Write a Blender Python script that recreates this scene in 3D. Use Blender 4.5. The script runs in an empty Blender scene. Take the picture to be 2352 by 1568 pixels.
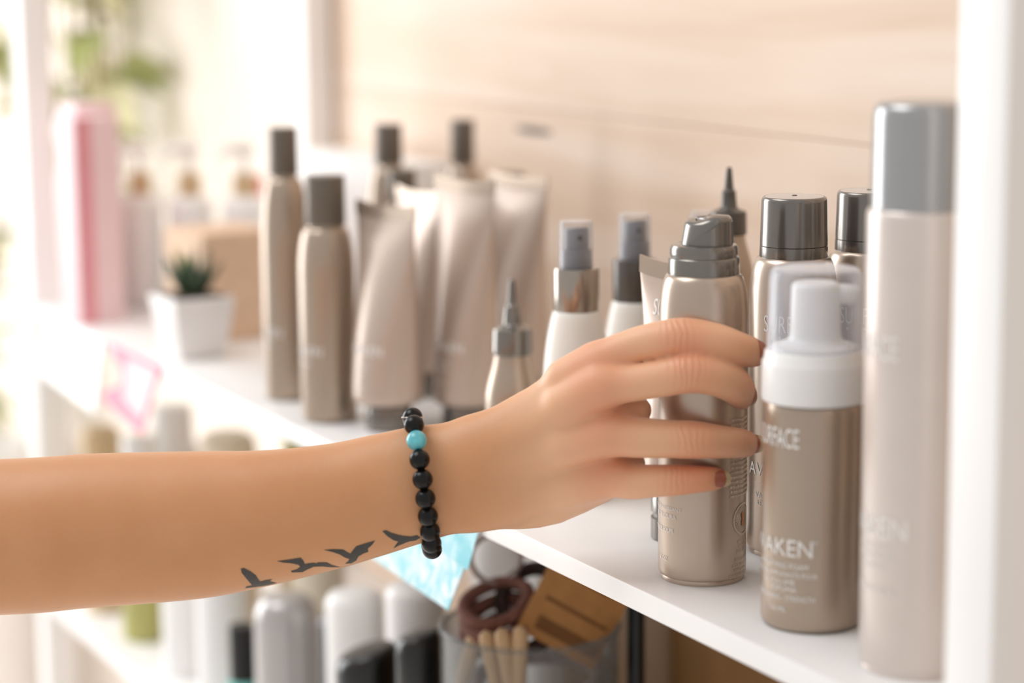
import bpy, bmesh, math, random
import numpy as np
from mathutils import Vector, Matrix
random.seed(7)
rng = np.random.default_rng(7)
PI = math.pi
sc = bpy.context.scene
COL = sc.collection

# ------------------------------------------------------------------ camera
cam_d = bpy.data.cameras.new('camera')
cam = bpy.data.objects.new('camera', cam_d)
COL.objects.link(cam)
cam_d.sensor_width = 36.0
cam_d.lens = 78.06
cam_d.clip_start = 0.05
cam_d.clip_end = 60
cam_d.dof.use_dof = True
cam_d.dof.focus_distance = 1.345
cam_d.dof.aperture_fstop = 2.9
cam_d.dof.aperture_blades = 0
AX_R = Vector((0.46291723, 0.88636641, -0.00788788))
AX_U = Vector((-0.144227, 0.08409878, 0.98596449))
AX_N = Vector((0.87458917, -0.4552823, 0.16676875))
cam.matrix_world = Matrix.Translation((1.0903, -0.6945, 0.361)) @ Matrix((AX_R, AX_U, AX_N)).transposed().to_4x4()
sc.camera = cam

# ------------------------------------------------------------------ light
w = bpy.data.worlds.new('world')
sc.world = w
w.use_nodes = True
bg = w.node_tree.nodes['Background']
bg.inputs[0].default_value = (1.0, 0.985, 0.97, 1)
bg.inputs[1].default_value = 0.58


def area(name, loc, target, sx, sy, power, col):
    l = bpy.data.lights.new(name, 'AREA')
    l.shape = 'RECTANGLE'
    l.size, l.size_y = sx, sy
    l.energy = power
    l.color = col
    o = bpy.data.objects.new(name, l)
    COL.objects.link(o)
    o.location = loc
    o.rotation_euler = (Vector(target) - Vector(loc)).to_track_quat('-Z', 'Y').to_euler()
    return o


area('window_light', (-0.9, -1.55, 2.75), (-0.3, 0.0, 0.05), 2.0, 1.5, 42, (0.985, 0.99, 1.0))
area('side_window_light', (-3.2, -1.5, 0.55), (-0.4, 0.0, 0.1), 1.5, 2.2, 62, (0.98, 0.99, 1.0))

vs = sc.view_settings
vs.view_transform = 'Standard'
vs.look = 'None'
vs.exposure = 0.16
vs.gamma = 1.0
vs.use_curve_mapping = False
sc.cycles.use_denoising = True
sc.cycles.max_bounces = 6
sc.cycles.transparent_max_bounces = 12
sc.cycles.caustics_reflective = False
sc.cycles.caustics_refractive = False


# ------------------------------------------------------------------ materials
def srgb(r, g, b):
    def c(v):
        v /= 255.0
        return v / 12.92 if v <= 0.04045 else ((v + 0.055) / 1.055) ** 2.4
    return (c(r), c(g), c(b), 1.0)


def mat(name, col, rough=0.5, metal=0.0, var=0.06, scale=60, bump=0.0, bscale=300, sss=0.0, spec=0.5, coat=0.0, stretch=None):
    m = bpy.data.materials.new(name)
    m.use_nodes = True
    nt = m.node_tree
    p = nt.nodes['Principled BSDF']
    tc = nt.nodes.new('ShaderNodeTexCoord')
    src = tc.outputs['Object']
    if stretch:
        mp = nt.nodes.new('ShaderNodeMapping')
        mp.inputs['Scale'].default_value = stretch
        nt.links.new(src, mp.inputs[0])
        src = mp.outputs[0]
    n = nt.nodes.new('ShaderNodeTexNoise')
    n.inputs['Scale'].default_value = scale
    n.inputs['Detail'].default_value = 4
    nt.links.new(src, n.inputs['Vector'])
    r = nt.nodes.new('ShaderNodeValToRGB')
    a = [max(0, x * (1 - var)) for x in col[:3]] + [1]
    b = [min(1, x * (1 + var)) for x in col[:3]] + [1]
    r.color_ramp.elements[0].position = 0.3
    r.color_ramp.elements[1].position = 0.7
    r.color_ramp.elements[0].color = a
    r.color_ramp.elements[1].color = b
    nt.links.new(n.outputs['Fac'], r.inputs[0])
    nt.links.new(r.outputs[0], p.inputs['Base Color'])
    p.inputs['Roughness'].default_value = rough
    p.inputs['Metallic'].default_value = metal
    p.inputs['Specular IOR Level'].default_value = spec
    if coat:
        p.inputs['Coat Weight'].default_value = coat
        p.inputs['Coat Roughness'].default_value = 0.2
    if sss:
        p.inputs['Subsurface Weight'].default_value = sss
        p.inputs['Subsurface Radius'].default_value = (1.0, 0.6, 0.4)
        p.inputs['Subsurface Scale'].default_value = 0.006
    if bump:
        n2 = nt.nodes.new('ShaderNodeTexNoise')
        n2.inputs['Scale'].default_value = bscale
        nt.links.new(src, n2.inputs['Vector'])
        bp = nt.nodes.new('ShaderNodeBump')
        bp.inputs['Strength'].default_value = bump
        bp.inputs['Distance'].default_value = 0.001
        nt.links.new(n2.outputs['Fac'], bp.inputs['Height'])
        nt.links.new(bp.outputs[0], p.inputs['Normal'])
    return m


def clear_mat(name, tint, solid=0.1, rough=0.06, solid_col=(0.8, 0.82, 0.86, 1)):
    # clear plastic or glass wall: light passes through, glancing angles reflect
    m = bpy.data.materials.new(name)
    m.use_nodes = True
    nt = m.node_tree
    out = nt.nodes['Material Output']
    p = nt.nodes['Principled BSDF']
    p.inputs['Base Color'].default_value = solid_col
    p.inputs['Roughness'].default_value = rough
    tr = nt.nodes.new('ShaderNodeBsdfTransparent')
    tr.inputs[0].default_value = tint
    lw = nt.nodes.new('ShaderNodeLayerWeight')
    lw.inputs[0].default_value = 0.35
    mr = nt.nodes.new('ShaderNodeMapRange')
    mr.inputs['To Min'].default_value = solid
    mr.inputs['To Max'].default_value = 0.85
    nz = nt.nodes.new('ShaderNodeTexNoise')
    nz.inputs['Scale'].default_value = 40
    mth = nt.nodes.new('ShaderNodeMath')
    mth.operation = 'MULTIPLY_ADD'
    mth.inputs[1].default_value = 0.04
    nt.links.new(nz.outputs['Fac'], mth.inputs[0])
    nt.links.new(lw.outputs['Facing'], mr.inputs['Value'])
    nt.links.new(mr.outputs[0], mth.inputs[2])
    mx = nt.nodes.new('ShaderNodeMixShader')
    nt.links.new(mth.outputs[0], mx.inputs[0])
    nt.links.new(tr.outputs[0], mx.inputs[1])
    nt.links.new(p.outputs[0], mx.inputs[2])
    nt.links.new(mx.outputs[0], out.inputs[0])
    return m


M = {}
M['taupe'] = mat('taupe_satin', srgb(192, 174, 158), 0.30, 0.80, 0.03, 25, spec=0.35, coat=0.35)
M['taupe_plastic'] = mat('taupe_plastic', srgb(178, 160, 143), 0.32, 0.70, 0.03, 25, spec=0.3, coat=0.35)
M['taupe_tube'] = mat('taupe_tube', srgb(194, 175, 161), 0.34, 0.38, 0.03, 25, spec=0.4, coat=0.25)
M['taupe_pale'] = mat('taupe_pale', srgb(218, 207, 200), 0.36, 0.45, 0.03, 25, spec=0.35, coat=0.25)
M['cap'] = mat('cap_pewter', srgb(126, 121, 115), 0.22, 0.7, 0.05, 30, coat=0.35)
M['cap_dark'] = mat('cap_dark', srgb(92, 86, 80), 0.32, 0.4, 0.05, 30, coat=0.2)
M['cap_light'] = mat('cap_light', srgb(168, 168, 168), 0.22, 0.6, 0.04, 30, coat=0.3)
M['cap_brown'] = mat('cap_brown', srgb(110, 100, 90), 0.4, 0.3, 0.05, 30)
M['steel'] = mat('collar_steel', srgb(170, 160, 150), 0.2, 0.9, 0.04, 40)
M['grey_pump'] = mat('grey_pump', srgb(138, 138, 142), 0.35, 0.15, 0.04, 40)
M['disc'] = mat('cap_disc', srgb(200, 194, 188), 0.3, 0.3, 0.03, 50)
M['white_pl'] = mat('white_plastic', srgb(240, 238, 236), 0.32, 0, 0.015, 30, sss=0.1)
M['milk'] = mat('milky_plastic', srgb(238, 232, 224), 0.35, 0, 0.02, 30, sss=0.3)
M['paint'] = mat('white_paint', srgb(245, 243, 241), 0.38, 0, 0.015, 12, bump=0.04, bscale=60)
M['ink_white'] = mat('ink_white', srgb(244, 240, 236), 0.5, 0, 0.02, 80)
M['shade_brown'] = mat('shade_brown', srgb(122, 84, 36), 0.7, 0, 0.12, 14)  # dark brown that carries the shade under the shelf
M['ink_tan'] = mat('ink_tan', srgb(222, 206, 184), 0.5, 0, 0.03, 80)
M['ink_orange'] = mat('ink_orange', srgb(196, 128, 84), 0.5, 0, 0.03, 80)
M['black'] = mat('black_gloss', srgb(18, 16, 15), 0.3, 0, 0.1, 60, coat=0.1)
M['black_bead'] = mat('black_bead', srgb(14, 12, 11), 0.24, 0, 0.2, 200, spec=0.3)
M['turq'] = mat('turquoise_bead', srgb(98, 186, 196), 0.3, 0, 0.22, 160, coat=0.3)
M['wire'] = mat('silver_wire', srgb(215, 210, 205), 0.2, 1.0, 0.03, 80)
M['cord'] = mat('elastic_cord', srgb(30, 26, 24), 0.7, 0, 0.1, 200)
M['pink'] = mat('pink_pale', srgb(238, 208, 212), 0.5, 0, 0.03, 25)
M['rose'] = mat('rose', srgb(226, 150, 160), 0.5, 0, 0.04, 25)
M['pink_card'] = mat('pink_card', srgb(238, 136, 158), 0.6, 0, 0.08, 18)
M['mauve_card'] = mat('mauve_card', srgb(226, 208, 210), 0.6, 0, 0.06, 18)
M['kraft'] = mat('kraft_card', srgb(178, 126, 72), 0.75, 0, 0.08, 90, bump=0.1)
M['kraft_pale'] = mat('kraft_pale', srgb(228, 196, 168), 0.75, 0, 0.05, 50, bump=0.1)
M['kraft_ink'] = mat('kraft_ink', srgb(120, 78, 36), 0.75, 0, 0.08, 90)
M['hair_tie'] = mat('brown_elastic', srgb(122, 78, 66), 0.8, 0, 0.25, 220, bump=0.3, bscale=700)
M['hair_tie_dark'] = mat('dark_elastic', srgb(52, 32, 26), 0.85, 0, 0.25, 220, bump=0.3, bscale=700)
M['hair_tie_grey'] = mat('grey_elastic', srgb(166, 146, 140), 0.8, 0, 0.2, 220, bump=0.3, bscale=700)
M['peg'] = mat('wood_peg', srgb(206, 172, 132), 0.6, 0, 0.1, 60, stretch=(1, 1, 0.1))
M['cream'] = mat('cream', srgb(240, 228, 206), 0.5, 0, 0.03, 25)
M['tan'] = mat('tan', srgb(205, 178, 140), 0.5, 0, 0.05, 25)
M['olive'] = mat('olive', srgb(176, 172, 104), 0.5, 0, 0.1, 25)
M['silver'] = mat('silver_grey', srgb(186, 182, 180), 0.3, 0.5, 0.03, 25)
M['grey_mid'] = mat('grey_mid', srgb(140, 140, 142), 0.35, 0.3, 0.04, 25)
M['teal'] = mat('teal', srgb(120, 196, 184), 0.5, 0, 0.05, 25)
M['pot'] = mat('white_ceramic', srgb(240, 236, 234), 0.35, 0, 0.015, 25)
M['soil'] = mat('soil', srgb(70, 56, 44), 0.95, 0, 0.3, 200, bump=0.6)
M['succ'] = mat('succulent_green', srgb(64, 84, 60), 0.5, 0, 0.3, 60)
M['succ_l'] = mat('succulent_light', srgb(146, 156, 84), 0.5, 0, 0.25, 60)
M['leaf1'] = mat('leaf_green', srgb(168, 174, 110), 0.5, 0, 0.3, 25, sss=0.1)
M['leaf2'] = mat('leaf_dark', srgb(92, 108, 72), 0.5, 0, 0.3, 25)
M['leaf3'] = mat('leaf_pale', srgb(220, 214, 170), 0.5, 0, 0.2, 25, sss=0.1)
M['stem'] = mat('stem_brown', srgb(140, 116, 76), 0.7, 0, 0.2, 60)
M['clear'] = clear_mat('clear_plastic', (0.97, 0.97, 0.98, 1), 0.08, 0.05, (0.6, 0.6, 0.62, 1))
M['frost'] = clear_mat('frosted_plastic', (0.955, 0.96, 0.975, 1), 0.10, 0.10, (0.80, 0.82, 0.88, 1))
M['glass'] = clear_mat('jar_glass', (0.975, 0.98, 0.98, 1), 0.05, 0.03, (0.22, 0.23, 0.23, 1))
M['tattoo'] = mat('tattoo_ink', srgb(62, 58, 54), 0.55, 0, 0.15, 300)
M['floor'] = mat('floor_pale', srgb(244, 240, 235), 0.5, 0, 0.03, 3)
M['blue'] = mat('sticker_blue', srgb(120, 180, 215), 0.5, 0, 0.05, 60)
M['red'] = mat('red_cap', srgb(226, 120, 120), 0.5, 0, 0.05, 60)


def marbled(name, c1, c2, scale):
    m = bpy.data.materials.new(name)
    m.use_nodes = True
    nt = m.node_tree
    p = nt.nodes['Principled BSDF']
    p.inputs['Roughness'].default_value = 0.5
    tc = nt.nodes.new('ShaderNodeTexCoord')
    n = nt.nodes.new('ShaderNodeTexNoise')
    n.inputs['Scale'].default_value = scale
    n.inputs['Detail'].default_value = 5
    n.inputs['Distortion'].default_value = 1.2
    nt.links.new(tc.outputs['Object'], n.inputs['Vector'])
    r = nt.nodes.new('ShaderNodeValToRGB')
    r.color_ramp.elements[0].position = 0.38
    r.color_ramp.elements[1].position = 0.62
    r.color_ramp.elements[0].color = c1
    r.color_ramp.elements[1].color = c2
    nt.links.new(n.outputs['Fac'], r.inputs[0])
    nt.links.new(r.outputs[0], p.inputs['Base Color'])
    return m


M['sea_card'] = marbled('watercolour_card', srgb(146, 214, 226), srgb(226, 236, 240), 60)
M['sea_dark'] = marbled('watercolour_deep', srgb(120, 200, 214), srgb(184, 226, 234), 60)


def wood_mat():
    m = bpy.data.materials.new('pale_pine')
    m.use_nodes = True
    nt = m.node_tree
    N, LK = nt.nodes, nt.links
    p = N['Principled BSDF']
    p.inputs['Roughness'].default_value = 0.55
    tc = N.new('ShaderNodeTexCoord')
    oi = N.new('ShaderNodeObjectInfo')
    off = N.new('ShaderNodeVectorMath')
    off.operation = 'MULTIPLY_ADD'
    LK.new(oi.outputs['Random'], off.inputs[0])
    off.inputs[1].default_value = (7, 3, 11)
    LK.new(tc.outputs['Object'], off.inputs[2])
    mp = N.new('ShaderNodeMapping')
    mp.inputs['Scale'].default_value = (1.3, 8, 15)
    LK.new(off.outputs[0], mp.inputs[0])
    n = N.new('ShaderNodeTexNoise')
    n.inputs['Scale'].default_value = 1.6
    n.inputs['Detail'].default_value = 6
    n.inputs['Distortion'].default_value = 0.5
    LK.new(mp.outputs[0], n.inputs['Vector'])
    r = N.new('ShaderNodeValToRGB')
    r.color_ramp.elements[0].position = 0.25
    r.color_ramp.elements[1].position = 0.75
    r.color_ramp.elements[0].color = srgb(214, 186, 160)
    r.color_ramp.elements[1].color = srgb(233, 213, 196)
    LK.new(n.outputs['Fac'], r.inputs[0])
    # knots: sparse stretched voronoi spots
    mp2 = N.new('ShaderNodeMapping')
    mp2.inputs['Scale'].default_value = (2.2, 1, 9)
    LK.new(off.outputs[0], mp2.inputs[0])
    v = N.new('ShaderNodeTexVoronoi')
    v.inputs['Scale'].default_value = 1.0
    v.inputs['Randomness'].default_value = 1.0
    LK.new(mp2.outputs[0], v.inputs['Vector'])
    kr = N.new('ShaderNodeMapRange')
    kr.inputs['From Min'].default_value = 0.03
    kr.inputs['From Max'].default_value = 0.12
    kr.inputs['To Min'].default_value = 0.55
    kr.inputs['To Max'].default_value = 0.0
    LK.new(v.outputs['Distance'], kr.inputs['Value'])
    mx = N.new('ShaderNodeMix')
    mx.data_type = 'RGBA'
    LK.new(kr.outputs[0], mx.inputs['Factor'])
    LK.new(r.outputs[0], mx.inputs[6])
    mx.inputs[7].default_value = srgb(206, 160, 112)
    LK.new(mx.outputs[2], p.inputs['Base Color'])
    bp = N.new('ShaderNodeBump')
    bp.inputs['Strength'].default_value = 0.12
    bp.inputs['Distance'].default_value = 0.002
    LK.new(n.outputs['Fac'], bp.inputs['Height'])
    LK.new(bp.outputs[0], p.inputs['Normal'])
    return m


M['wood'] = wood_mat()
M['cream_wall'] = mat('cream_wall', srgb(238, 226, 214), 0.7, 0, 0.03, 4, bump=0.05, bscale=40)
M['knot'] = mat('dark_knot', srgb(120, 108, 96), 0.7, 0, 0.3, 200)


def skin_mat():
    m = bpy.data.materials.new('skin')
    m.use_nodes = True
    nt = m.node_tree
    N, LK = nt.nodes, nt.links
    p = N['Principled BSDF']
    tc = N.new('ShaderNodeTexCoord')
    n = N.new('ShaderNodeTexNoise')
    n.inputs['Scale'].default_value = 22
    n.inputs['Detail'].default_value = 5
    LK.new(tc.outputs['Object'], n.inputs['Vector'])
    r = N.new('ShaderNodeValToRGB')
    r.color_ramp.elements[0].position = 0.3
    r.color_ramp.elements[1].position = 0.72
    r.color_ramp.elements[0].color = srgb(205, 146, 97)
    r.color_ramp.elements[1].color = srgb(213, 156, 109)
    LK.new(n.outputs['Fac'], r.inputs[0])
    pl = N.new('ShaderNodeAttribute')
    pl.attribute_name = 'pale'  # hand paler than forearm, whose shade is partly put into the base colour
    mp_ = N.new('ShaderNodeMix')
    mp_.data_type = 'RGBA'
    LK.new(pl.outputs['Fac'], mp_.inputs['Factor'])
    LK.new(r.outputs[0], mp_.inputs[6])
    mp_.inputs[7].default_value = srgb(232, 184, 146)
    at = N.new('ShaderNodeAttribute')
    at.attribute_name = 'redness'
    mx = N.new('ShaderNodeMix')
    mx.data_type = 'RGBA'
    LK.new(at.outputs['Fac'], mx.inputs['Factor'])
    LK.new(mp_.outputs[2], mx.inputs[6])
    mx.inputs[7].default_value = srgb(216, 122, 82)
    LK.new(mx.outputs[2], p.inputs['Base Color'])
    p.inputs['Roughness'].default_value = 0.48
    p.inputs['Specular IOR Level'].default_value = 0.65
    p.inputs['Sheen Weight'].default_value = 0.14
    p.inputs['Sheen Roughness'].default_value = 0.45
    p.inputs['Subsurface Weight'].default_value = 0.55
    p.inputs['Subsurface Radius'].default_value = (1.0, 0.35, 0.16)
    p.inputs['Subsurface Scale'].default_value = 0.006
    v = N.new('ShaderNodeTexVoronoi')
    v.inputs['Scale'].default_value = 900
    LK.new(tc.outputs['Object'], v.inputs['Vector'])
    bp = N.new('ShaderNodeBump')
    bp.inputs['Strength'].default_value = 0.08
    bp.inputs['Distance'].default_value = 0.0006
    LK.new(v.outputs['Distance'], bp.inputs['Height'])
    wv = N.new('ShaderNodeTexWave')
    wv.bands_direction = 'X'
    wv.inputs['Scale'].default_value = 85
    wv.inputs['Distortion'].default_value = 7
    wv.inputs['Detail'].default_value = 2
    wv.inputs['Detail Scale'].default_value = 0.8
    LK.new(tc.outputs['Object'], wv.inputs['Vector'])
    cr = N.new('ShaderNodeAttribute')
    cr.attribute_name = 'crease'
    ml = N.new('ShaderNodeMath')
    ml.operation = 'MULTIPLY'
    LK.new(wv.outputs['Fac'], ml.inputs[0])
    LK.new(cr.outputs['Fac'], ml.inputs[1])
    b2 = N.new('ShaderNodeBump')
    b2.inputs['Strength'].default_value = 0.42
    b2.inputs['Distance'].default_value = 0.0012
    LK.new(ml.outputs[0], b2.inputs['Height'])
    LK.new(bp.outputs[0], b2.inputs['Normal'])
    LK.new(b2.outputs[0], p.inputs['Normal'])
    return m


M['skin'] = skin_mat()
M['nail'] = mat('nail_bed', srgb(176, 98, 76), 0.3, 0, 0.06, 200, sss=0.2, coat=0.3)
M['nail_tip'] = mat('nail_tip', srgb(206, 182, 142), 0.3, 0, 0.05, 200, sss=0.3, coat=0.3)


# ------------------------------------------------------------------ mesh helpers
def obj(name, verts, faces, m, parent=None, sharp=35, loc=None, rotz=None):
    me = bpy.data.meshes.new(name)
    me.from_pydata([tuple(map(float, v)) for v in verts], [], faces)
    me.update()
    if sharp is None:
        pass
    else:
        me.polygons.foreach_set('use_smooth', [True] * len(me.polygons))
        me.set_sharp_from_angle(angle=math.radians(sharp))
    me.materials.append(M[m] if isinstance(m, str) else m)
    o = bpy.data.objects.new(name, me)
    COL.objects.link(o)
    if parent:
        o.parent = parent
    if loc:
        o.location = loc
    if rotz is not None:
        o.rotation_euler = (0, 0, rotz)
    return o


def tag(o, label=None, cat=None, group=None, kind=None):
    if label:
        o['label'] = label
    if cat:
        o['category'] = cat
    if group:
        o['group'] = group
    if kind:
        o['kind'] = kind
    return o


def empty(name, loc, rotz=0.0, label=None, cat=None, group=None, kind=None):
    o = bpy.data.objects.new(name, None)
    COL.objects.link(o)
    o.empty_display_size = 0.02
    o.location = loc
    o.rotation_euler = (0, 0, rotz)
    return tag(o, label, cat, group, kind)


def lathe(profile, n=56, close=False):
    vs, fs = [], []
    rings = []
    for r, z in profile:
        if r <= 1e-6:
            rings.append([len(vs)])
            vs.append((0, 0, z))
        else:
            rings.append(list(range(len(vs), len(vs) + n)))
            for k in range(n):
                a = 2 * PI * k / n
                vs.append((r * math.cos(a), r * math.sin(a), z))
    for A, B in zip(rings, rings[1:]):
        if len(A) == 1 and len(B) == 1:
            continue
        for k in range(n):
            k2 = (k + 1) % n
            if len(A) == 1:
                fs.append((A[0], B[k2], B[k]))
            elif len(B) == 1:
                fs.append((A[k], A[k2], B[0]))
            else:
                fs.append((A[k], A[k2], B[k2], B[k]))
    return vs, fs


def arc(r0, z0, r1, z1, n=6, bulge=1):
    # quarter-ellipse between two profile points (vertical tangent first)
    out = []
    for i in range(n + 1):
        t = PI / 2 * i / n
        if bulge > 0:
            out.append((r1 + (r0 - r1) * math.cos(t), z0 + (z1 - z0) * math.sin(t)))
        else:
            out.append((r0 + (r1 - r0) * math.sin(t), z1 + (z0 - z1) * math.cos(t)))
    return out


def turn(name, profile, m, parent, n=56, sharp=38):
    v, f = lathe(profile, n)
    return obj(name, v, f, m, parent, sharp)


def box(name, cx, cy, cz, sx, sy, sz, m, parent=None, bev=0.0, taper=1.0, segs=2, rotz=None):
    bm = bmesh.new()
    bmesh.ops.create_cube(bm, size=1.0)
    for v in bm.verts:
        k = taper if v.co.z < 0 else 1.0
        v.co = Vector((v.co.x * sx * k, v.co.y * sy * k, v.co.z * sz))
    if bev:
        bmesh.ops.bevel(bm, geom=list(bm.edges), offset=bev, segments=segs, profile=0.6, affect='EDGES')
    bmesh.ops.recalc_face_normals(bm, faces=list(bm.faces))
    vs = [v.co.copy() for v in bm.verts]
    bm.verts.index_update()
    fs = [[v.index for v in f.verts] for f in bm.faces]
    bm.free()
    if parent is None or rotz is not None:
        return obj(name, vs, fs, m, parent, 30, (cx, cy, cz), rotz)
    return obj(name, [(v.x + cx, v.y + cy, v.z + cz) for v in vs], fs, m, parent, 30)


def loft(rings, cap0=True, cap1=True):
    vs, fs = [], []
    n = len(rings[0])
    for r in rings:
        vs += [tuple(p) for p in r]
    for i in range(len(rings) - 1):
        for k in range(n):
            k2 = (k + 1) % n
            fs.append((i * n + k, i * n + k2, (i + 1) * n + k2, (i + 1) * n + k))
    if cap0:
        fs.append(tuple(reversed(range(n))))
    if cap1:
        fs.append(tuple(range((len(rings) - 1) * n, len(rings) * n)))
    return vs, fs


def tube_path(pts, r, n=10, closed=False):
    pts = [Vector(p) for p in pts]
    rings = []
    m_ = len(pts)
    for i, p in enumerate(pts):
        a = pts[(i - 1) % m_] if (closed or i > 0) else pts[i]
        b = pts[(i + 1) % m_] if (closed or i < m_ - 1) else pts[i]
        t = (b - a).normalized()
        up = Vector((0, 0, 1)) if abs(t.z) < 0.9 else Vector((1, 0, 0))
        s = t.cross(up).normalized()
        q = s.cross(t).normalized()
        rr = r[i] if isinstance(r, (list, tuple)) else r
        rings.append([p + s * rr * math.cos(2 * PI * k / n) + q * rr * math.sin(2 * PI * k / n) for k in range(n)])
    if closed:
        vs, fs = loft(rings, False, False)
        L0 = (m_ - 1) * n
        for k in range(n):
            k2 = (k + 1) % n
            fs.append((L0 + k, L0 + k2, k2, k))
        return vs, fs
    return loft(rings)


# ------------------------------------------------------------------ lettering
_tcache = {}


def text_geo(body):
    if body not in _tcache:
        cu = bpy.data.curves.new('lettering', 'FONT')
        cu.body = body
        cu.size = 1.0
        cu.align_x = 'CENTER'
        cu.resolution_u = 3
        o = bpy.data.objects.new('lettering', cu)
        COL.objects.link(o)
        dg = bpy.context.evaluated_depsgraph_get()
        me = bpy.data.meshes.new_from_object(o.evaluated_get(dg))
        V = [(v.co.x, v.co.y) for v in me.vertices]
        F = [tuple(p.vertices) for p in me.polygons]
        bpy.data.objects.remove(o)
        bpy.data.curves.remove(cu)
        bpy.data.meshes.remove(me)
        if V:
            x0 = (min(a for a, b in V) + max(a for a, b in V)) / 2
            V = [(a - x0, b) for a, b in V]
        _tcache[body] = (V, F)
    return _tcache[body]


def letters(parent, R, lines, m='ink_white', name='lettering'):
    # lines: (text, cap height, total width, centre angle in degrees, baseline z); wrapped round radius R
    for body, h, wid, ang, z in lines:
        V, F = text_geo(body)
        wx = max(a for a, b in V) - min(a for a, b in V)
        hy = max(b for a, b in V)
        sx, sy = wid / wx, h / hy
        vs = []
        for a, b in V:
            th = math.radians(ang) + a * sx / R
            vs.append(((R + 0.0003) * math.cos(th), (R + 0.0003) * math.sin(th), z + b * sy))
        obj(name, vs, F, m, parent, None)


def fine_print(parent, R, rows, m='ink_tan', name='fine_print'):
    # rows of print too small to read: short strokes. rows: (start deg, end deg, z, height)
    vs, fs = [], []
    for a0, a1, z, h in rows:
        a = a0
        while a < a1:
            da = random.uniform(1.6, 4.5)
            e = min(a + da, a1)
            b0 = len(vs)
            for aa, zz in ((a, z), (e, z), (e, z + h), (a, z + h)):
                th = math.radians(aa)
                vs.append(((R + 0.0003) * math.cos(th), (R + 0.0003) * math.sin(th), zz))
            fs.append((b0, b0 + 1, b0 + 2, b0 + 3))
            a = e + random.uniform(0.7, 1.3)
    return obj(name, vs, fs, m, parent, None)

# ------------------------------------------------------------------ the place
wall = empty('wall_back', (0, 0.32, 0), 0, 'pale pine boarded wall behind the shelving', None, None, 'structure')
BH = 0.146
zb = 0.226 - 9 * BH
k = 0
while zb < 1.5:
    box('board', 0.14, 0.302, zb + BH / 2, 2.92, 0.016, BH - 0.0005, 'wood', None, 0.0007, 1, 1).parent = wall
    zb += BH
    k += 1
for b in wall.children:
    b.location = (0.14, 0.002, b.location.z)
kn = lathe([(0, 0.0), (0.5, 0.0)], 24)
knot = obj('knot', [(x * 0.075, -0.0065, y * 0.0075) for x, y, z in kn[0]], kn[1], 'knot', wall, None, (-0.798, 0, 0.2045))
wl = box('wall_left', -3.06, 0.325, 0.2, 3.48, 0.02, 2.4, 'cream_wall')  # plain cream panel carrying on the wall line, paler than the boards
tag(wl, 'plain cream wall beyond the far end of the shelving', None, None, 'structure')
fl = box('floor', -1.6, -1.7, -1.03, 7, 4.4, 0.06, 'floor')
tag(fl, 'pale floor of the room', None, None, 'structure')

unit = empty('shelving_unit', (-0.495, 0.12, -1.0), 0, 'white painted shelving unit carrying the hair products', 'shelving')


def upart(name, x0, x1, y0, y1, z0, z1, bev=0.0012):
    o = box(name, (x0 + x1) / 2, (y0 + y1) / 2, (z0 + z1) / 2, x1 - x0, y1 - y0, z1 - z0, 'paint', None, bev)
    o.parent = unit
    o.location = Vector(o.location) - Vector(unit.location)
    return o


ST = 0.0145
upart('shelf_board', -1.283, 0.2895, -0.0475, 0.312, -ST, 0.0, 0.0014)
upart('shelf_board', -1.283, 0.2895, -0.0475, 0.312, -0.345, -0.33, 0.0014)
for x0 in (-1.3175, 0.291):
    upart('post', x0, x0 + 0.034, -0.0505, -0.0165, -1.0, 1.3, 0.002)
    upart('post', x0, x0 + 0.034, 0.277, 0.3115, -1.0, 1.3, 0.002)
st = obj('price_sticker', *lathe([(0, 0), (0.006, 0), (0.006, 0.0004), (0, 0.0004)], 20), 'blue', None)
st.rotation_euler = (PI / 2, 0, 0)
st.location = (0.306, -0.0507, -0.012)
tag(st, 'small round blue sticker on the nearest white post', 'sticker')


# ------------------------------------------------------------------ hanging cards on the shelf edge
def card(name, pts, th, m, lab, cat, loc, tilt, label=None):
    # flat card with outline pts (x along shelf, z down), leaning out by tilt; loc on the shelf edge
    vs = [(x, 0, z) for x, z in pts] + [(x, th, z) for x, z in pts]
    n = len(pts)
    fs = [tuple(range(n)), tuple(range(2 * n - 1, n - 1, -1))] + [(i, i + n, (i + 1) % n + n, (i + 1) % n) for i in range(n)]
    o = obj(name, vs, fs, m, None, 30, loc)
    o.rotation_euler = (tilt, 0, 0)
    tag(o, lab, cat)
    return o


c = card('shelf_card', [(-0.20, -0.060), (-0.038, -0.068), (0.0, 0.0), (-0.20, 0.0)], 0.0012, 'sea_card',
         'turquoise watercolour card hanging from the shelf edge above the glass jar', 'card', (-0.196, -0.0495, -0.006), math.radians(-6))
obj('card_flap', [(-0.055, -0.0006, -0.030), (-0.012, -0.0006, -0.034), (0.0, -0.0006, 0.0), (-0.115, -0.0006, 0.0)], [(0, 1, 2, 3)], 'sea_dark', c, None)
c = card('shelf_card', [(-0.185, -0.055), (-0.045, -0.070), (0.0, 0.002), (-0.168, 0.002), (-0.115, -0.022), (-0.118, -0.034)], 0.0012, 'pink_card',
         'pink card hanging from the far end of the shelf edge', 'card', (-0.85, -0.0495, -0.004), math.radians(-6))
obj('print_panel', [(-0.105, -0.0006, -0.045), (-0.045, -0.0006, -0.056), (-0.012, -0.0006, -0.004), (-0.10, -0.0006, -0.004)], [(0, 1, 2, 3)], 'mauve_card', c, None)
card('shelf_card', [(-0.20, -0.066), (-0.005, -0.075), (0.0, 0.0), (-0.20, 0.0)], 0.0012, 'white_pl',
     'blank white card hanging beside the pink card on the shelf edge', 'card', (-1.03, -0.051, -0.002), math.radians(-7))


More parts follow.
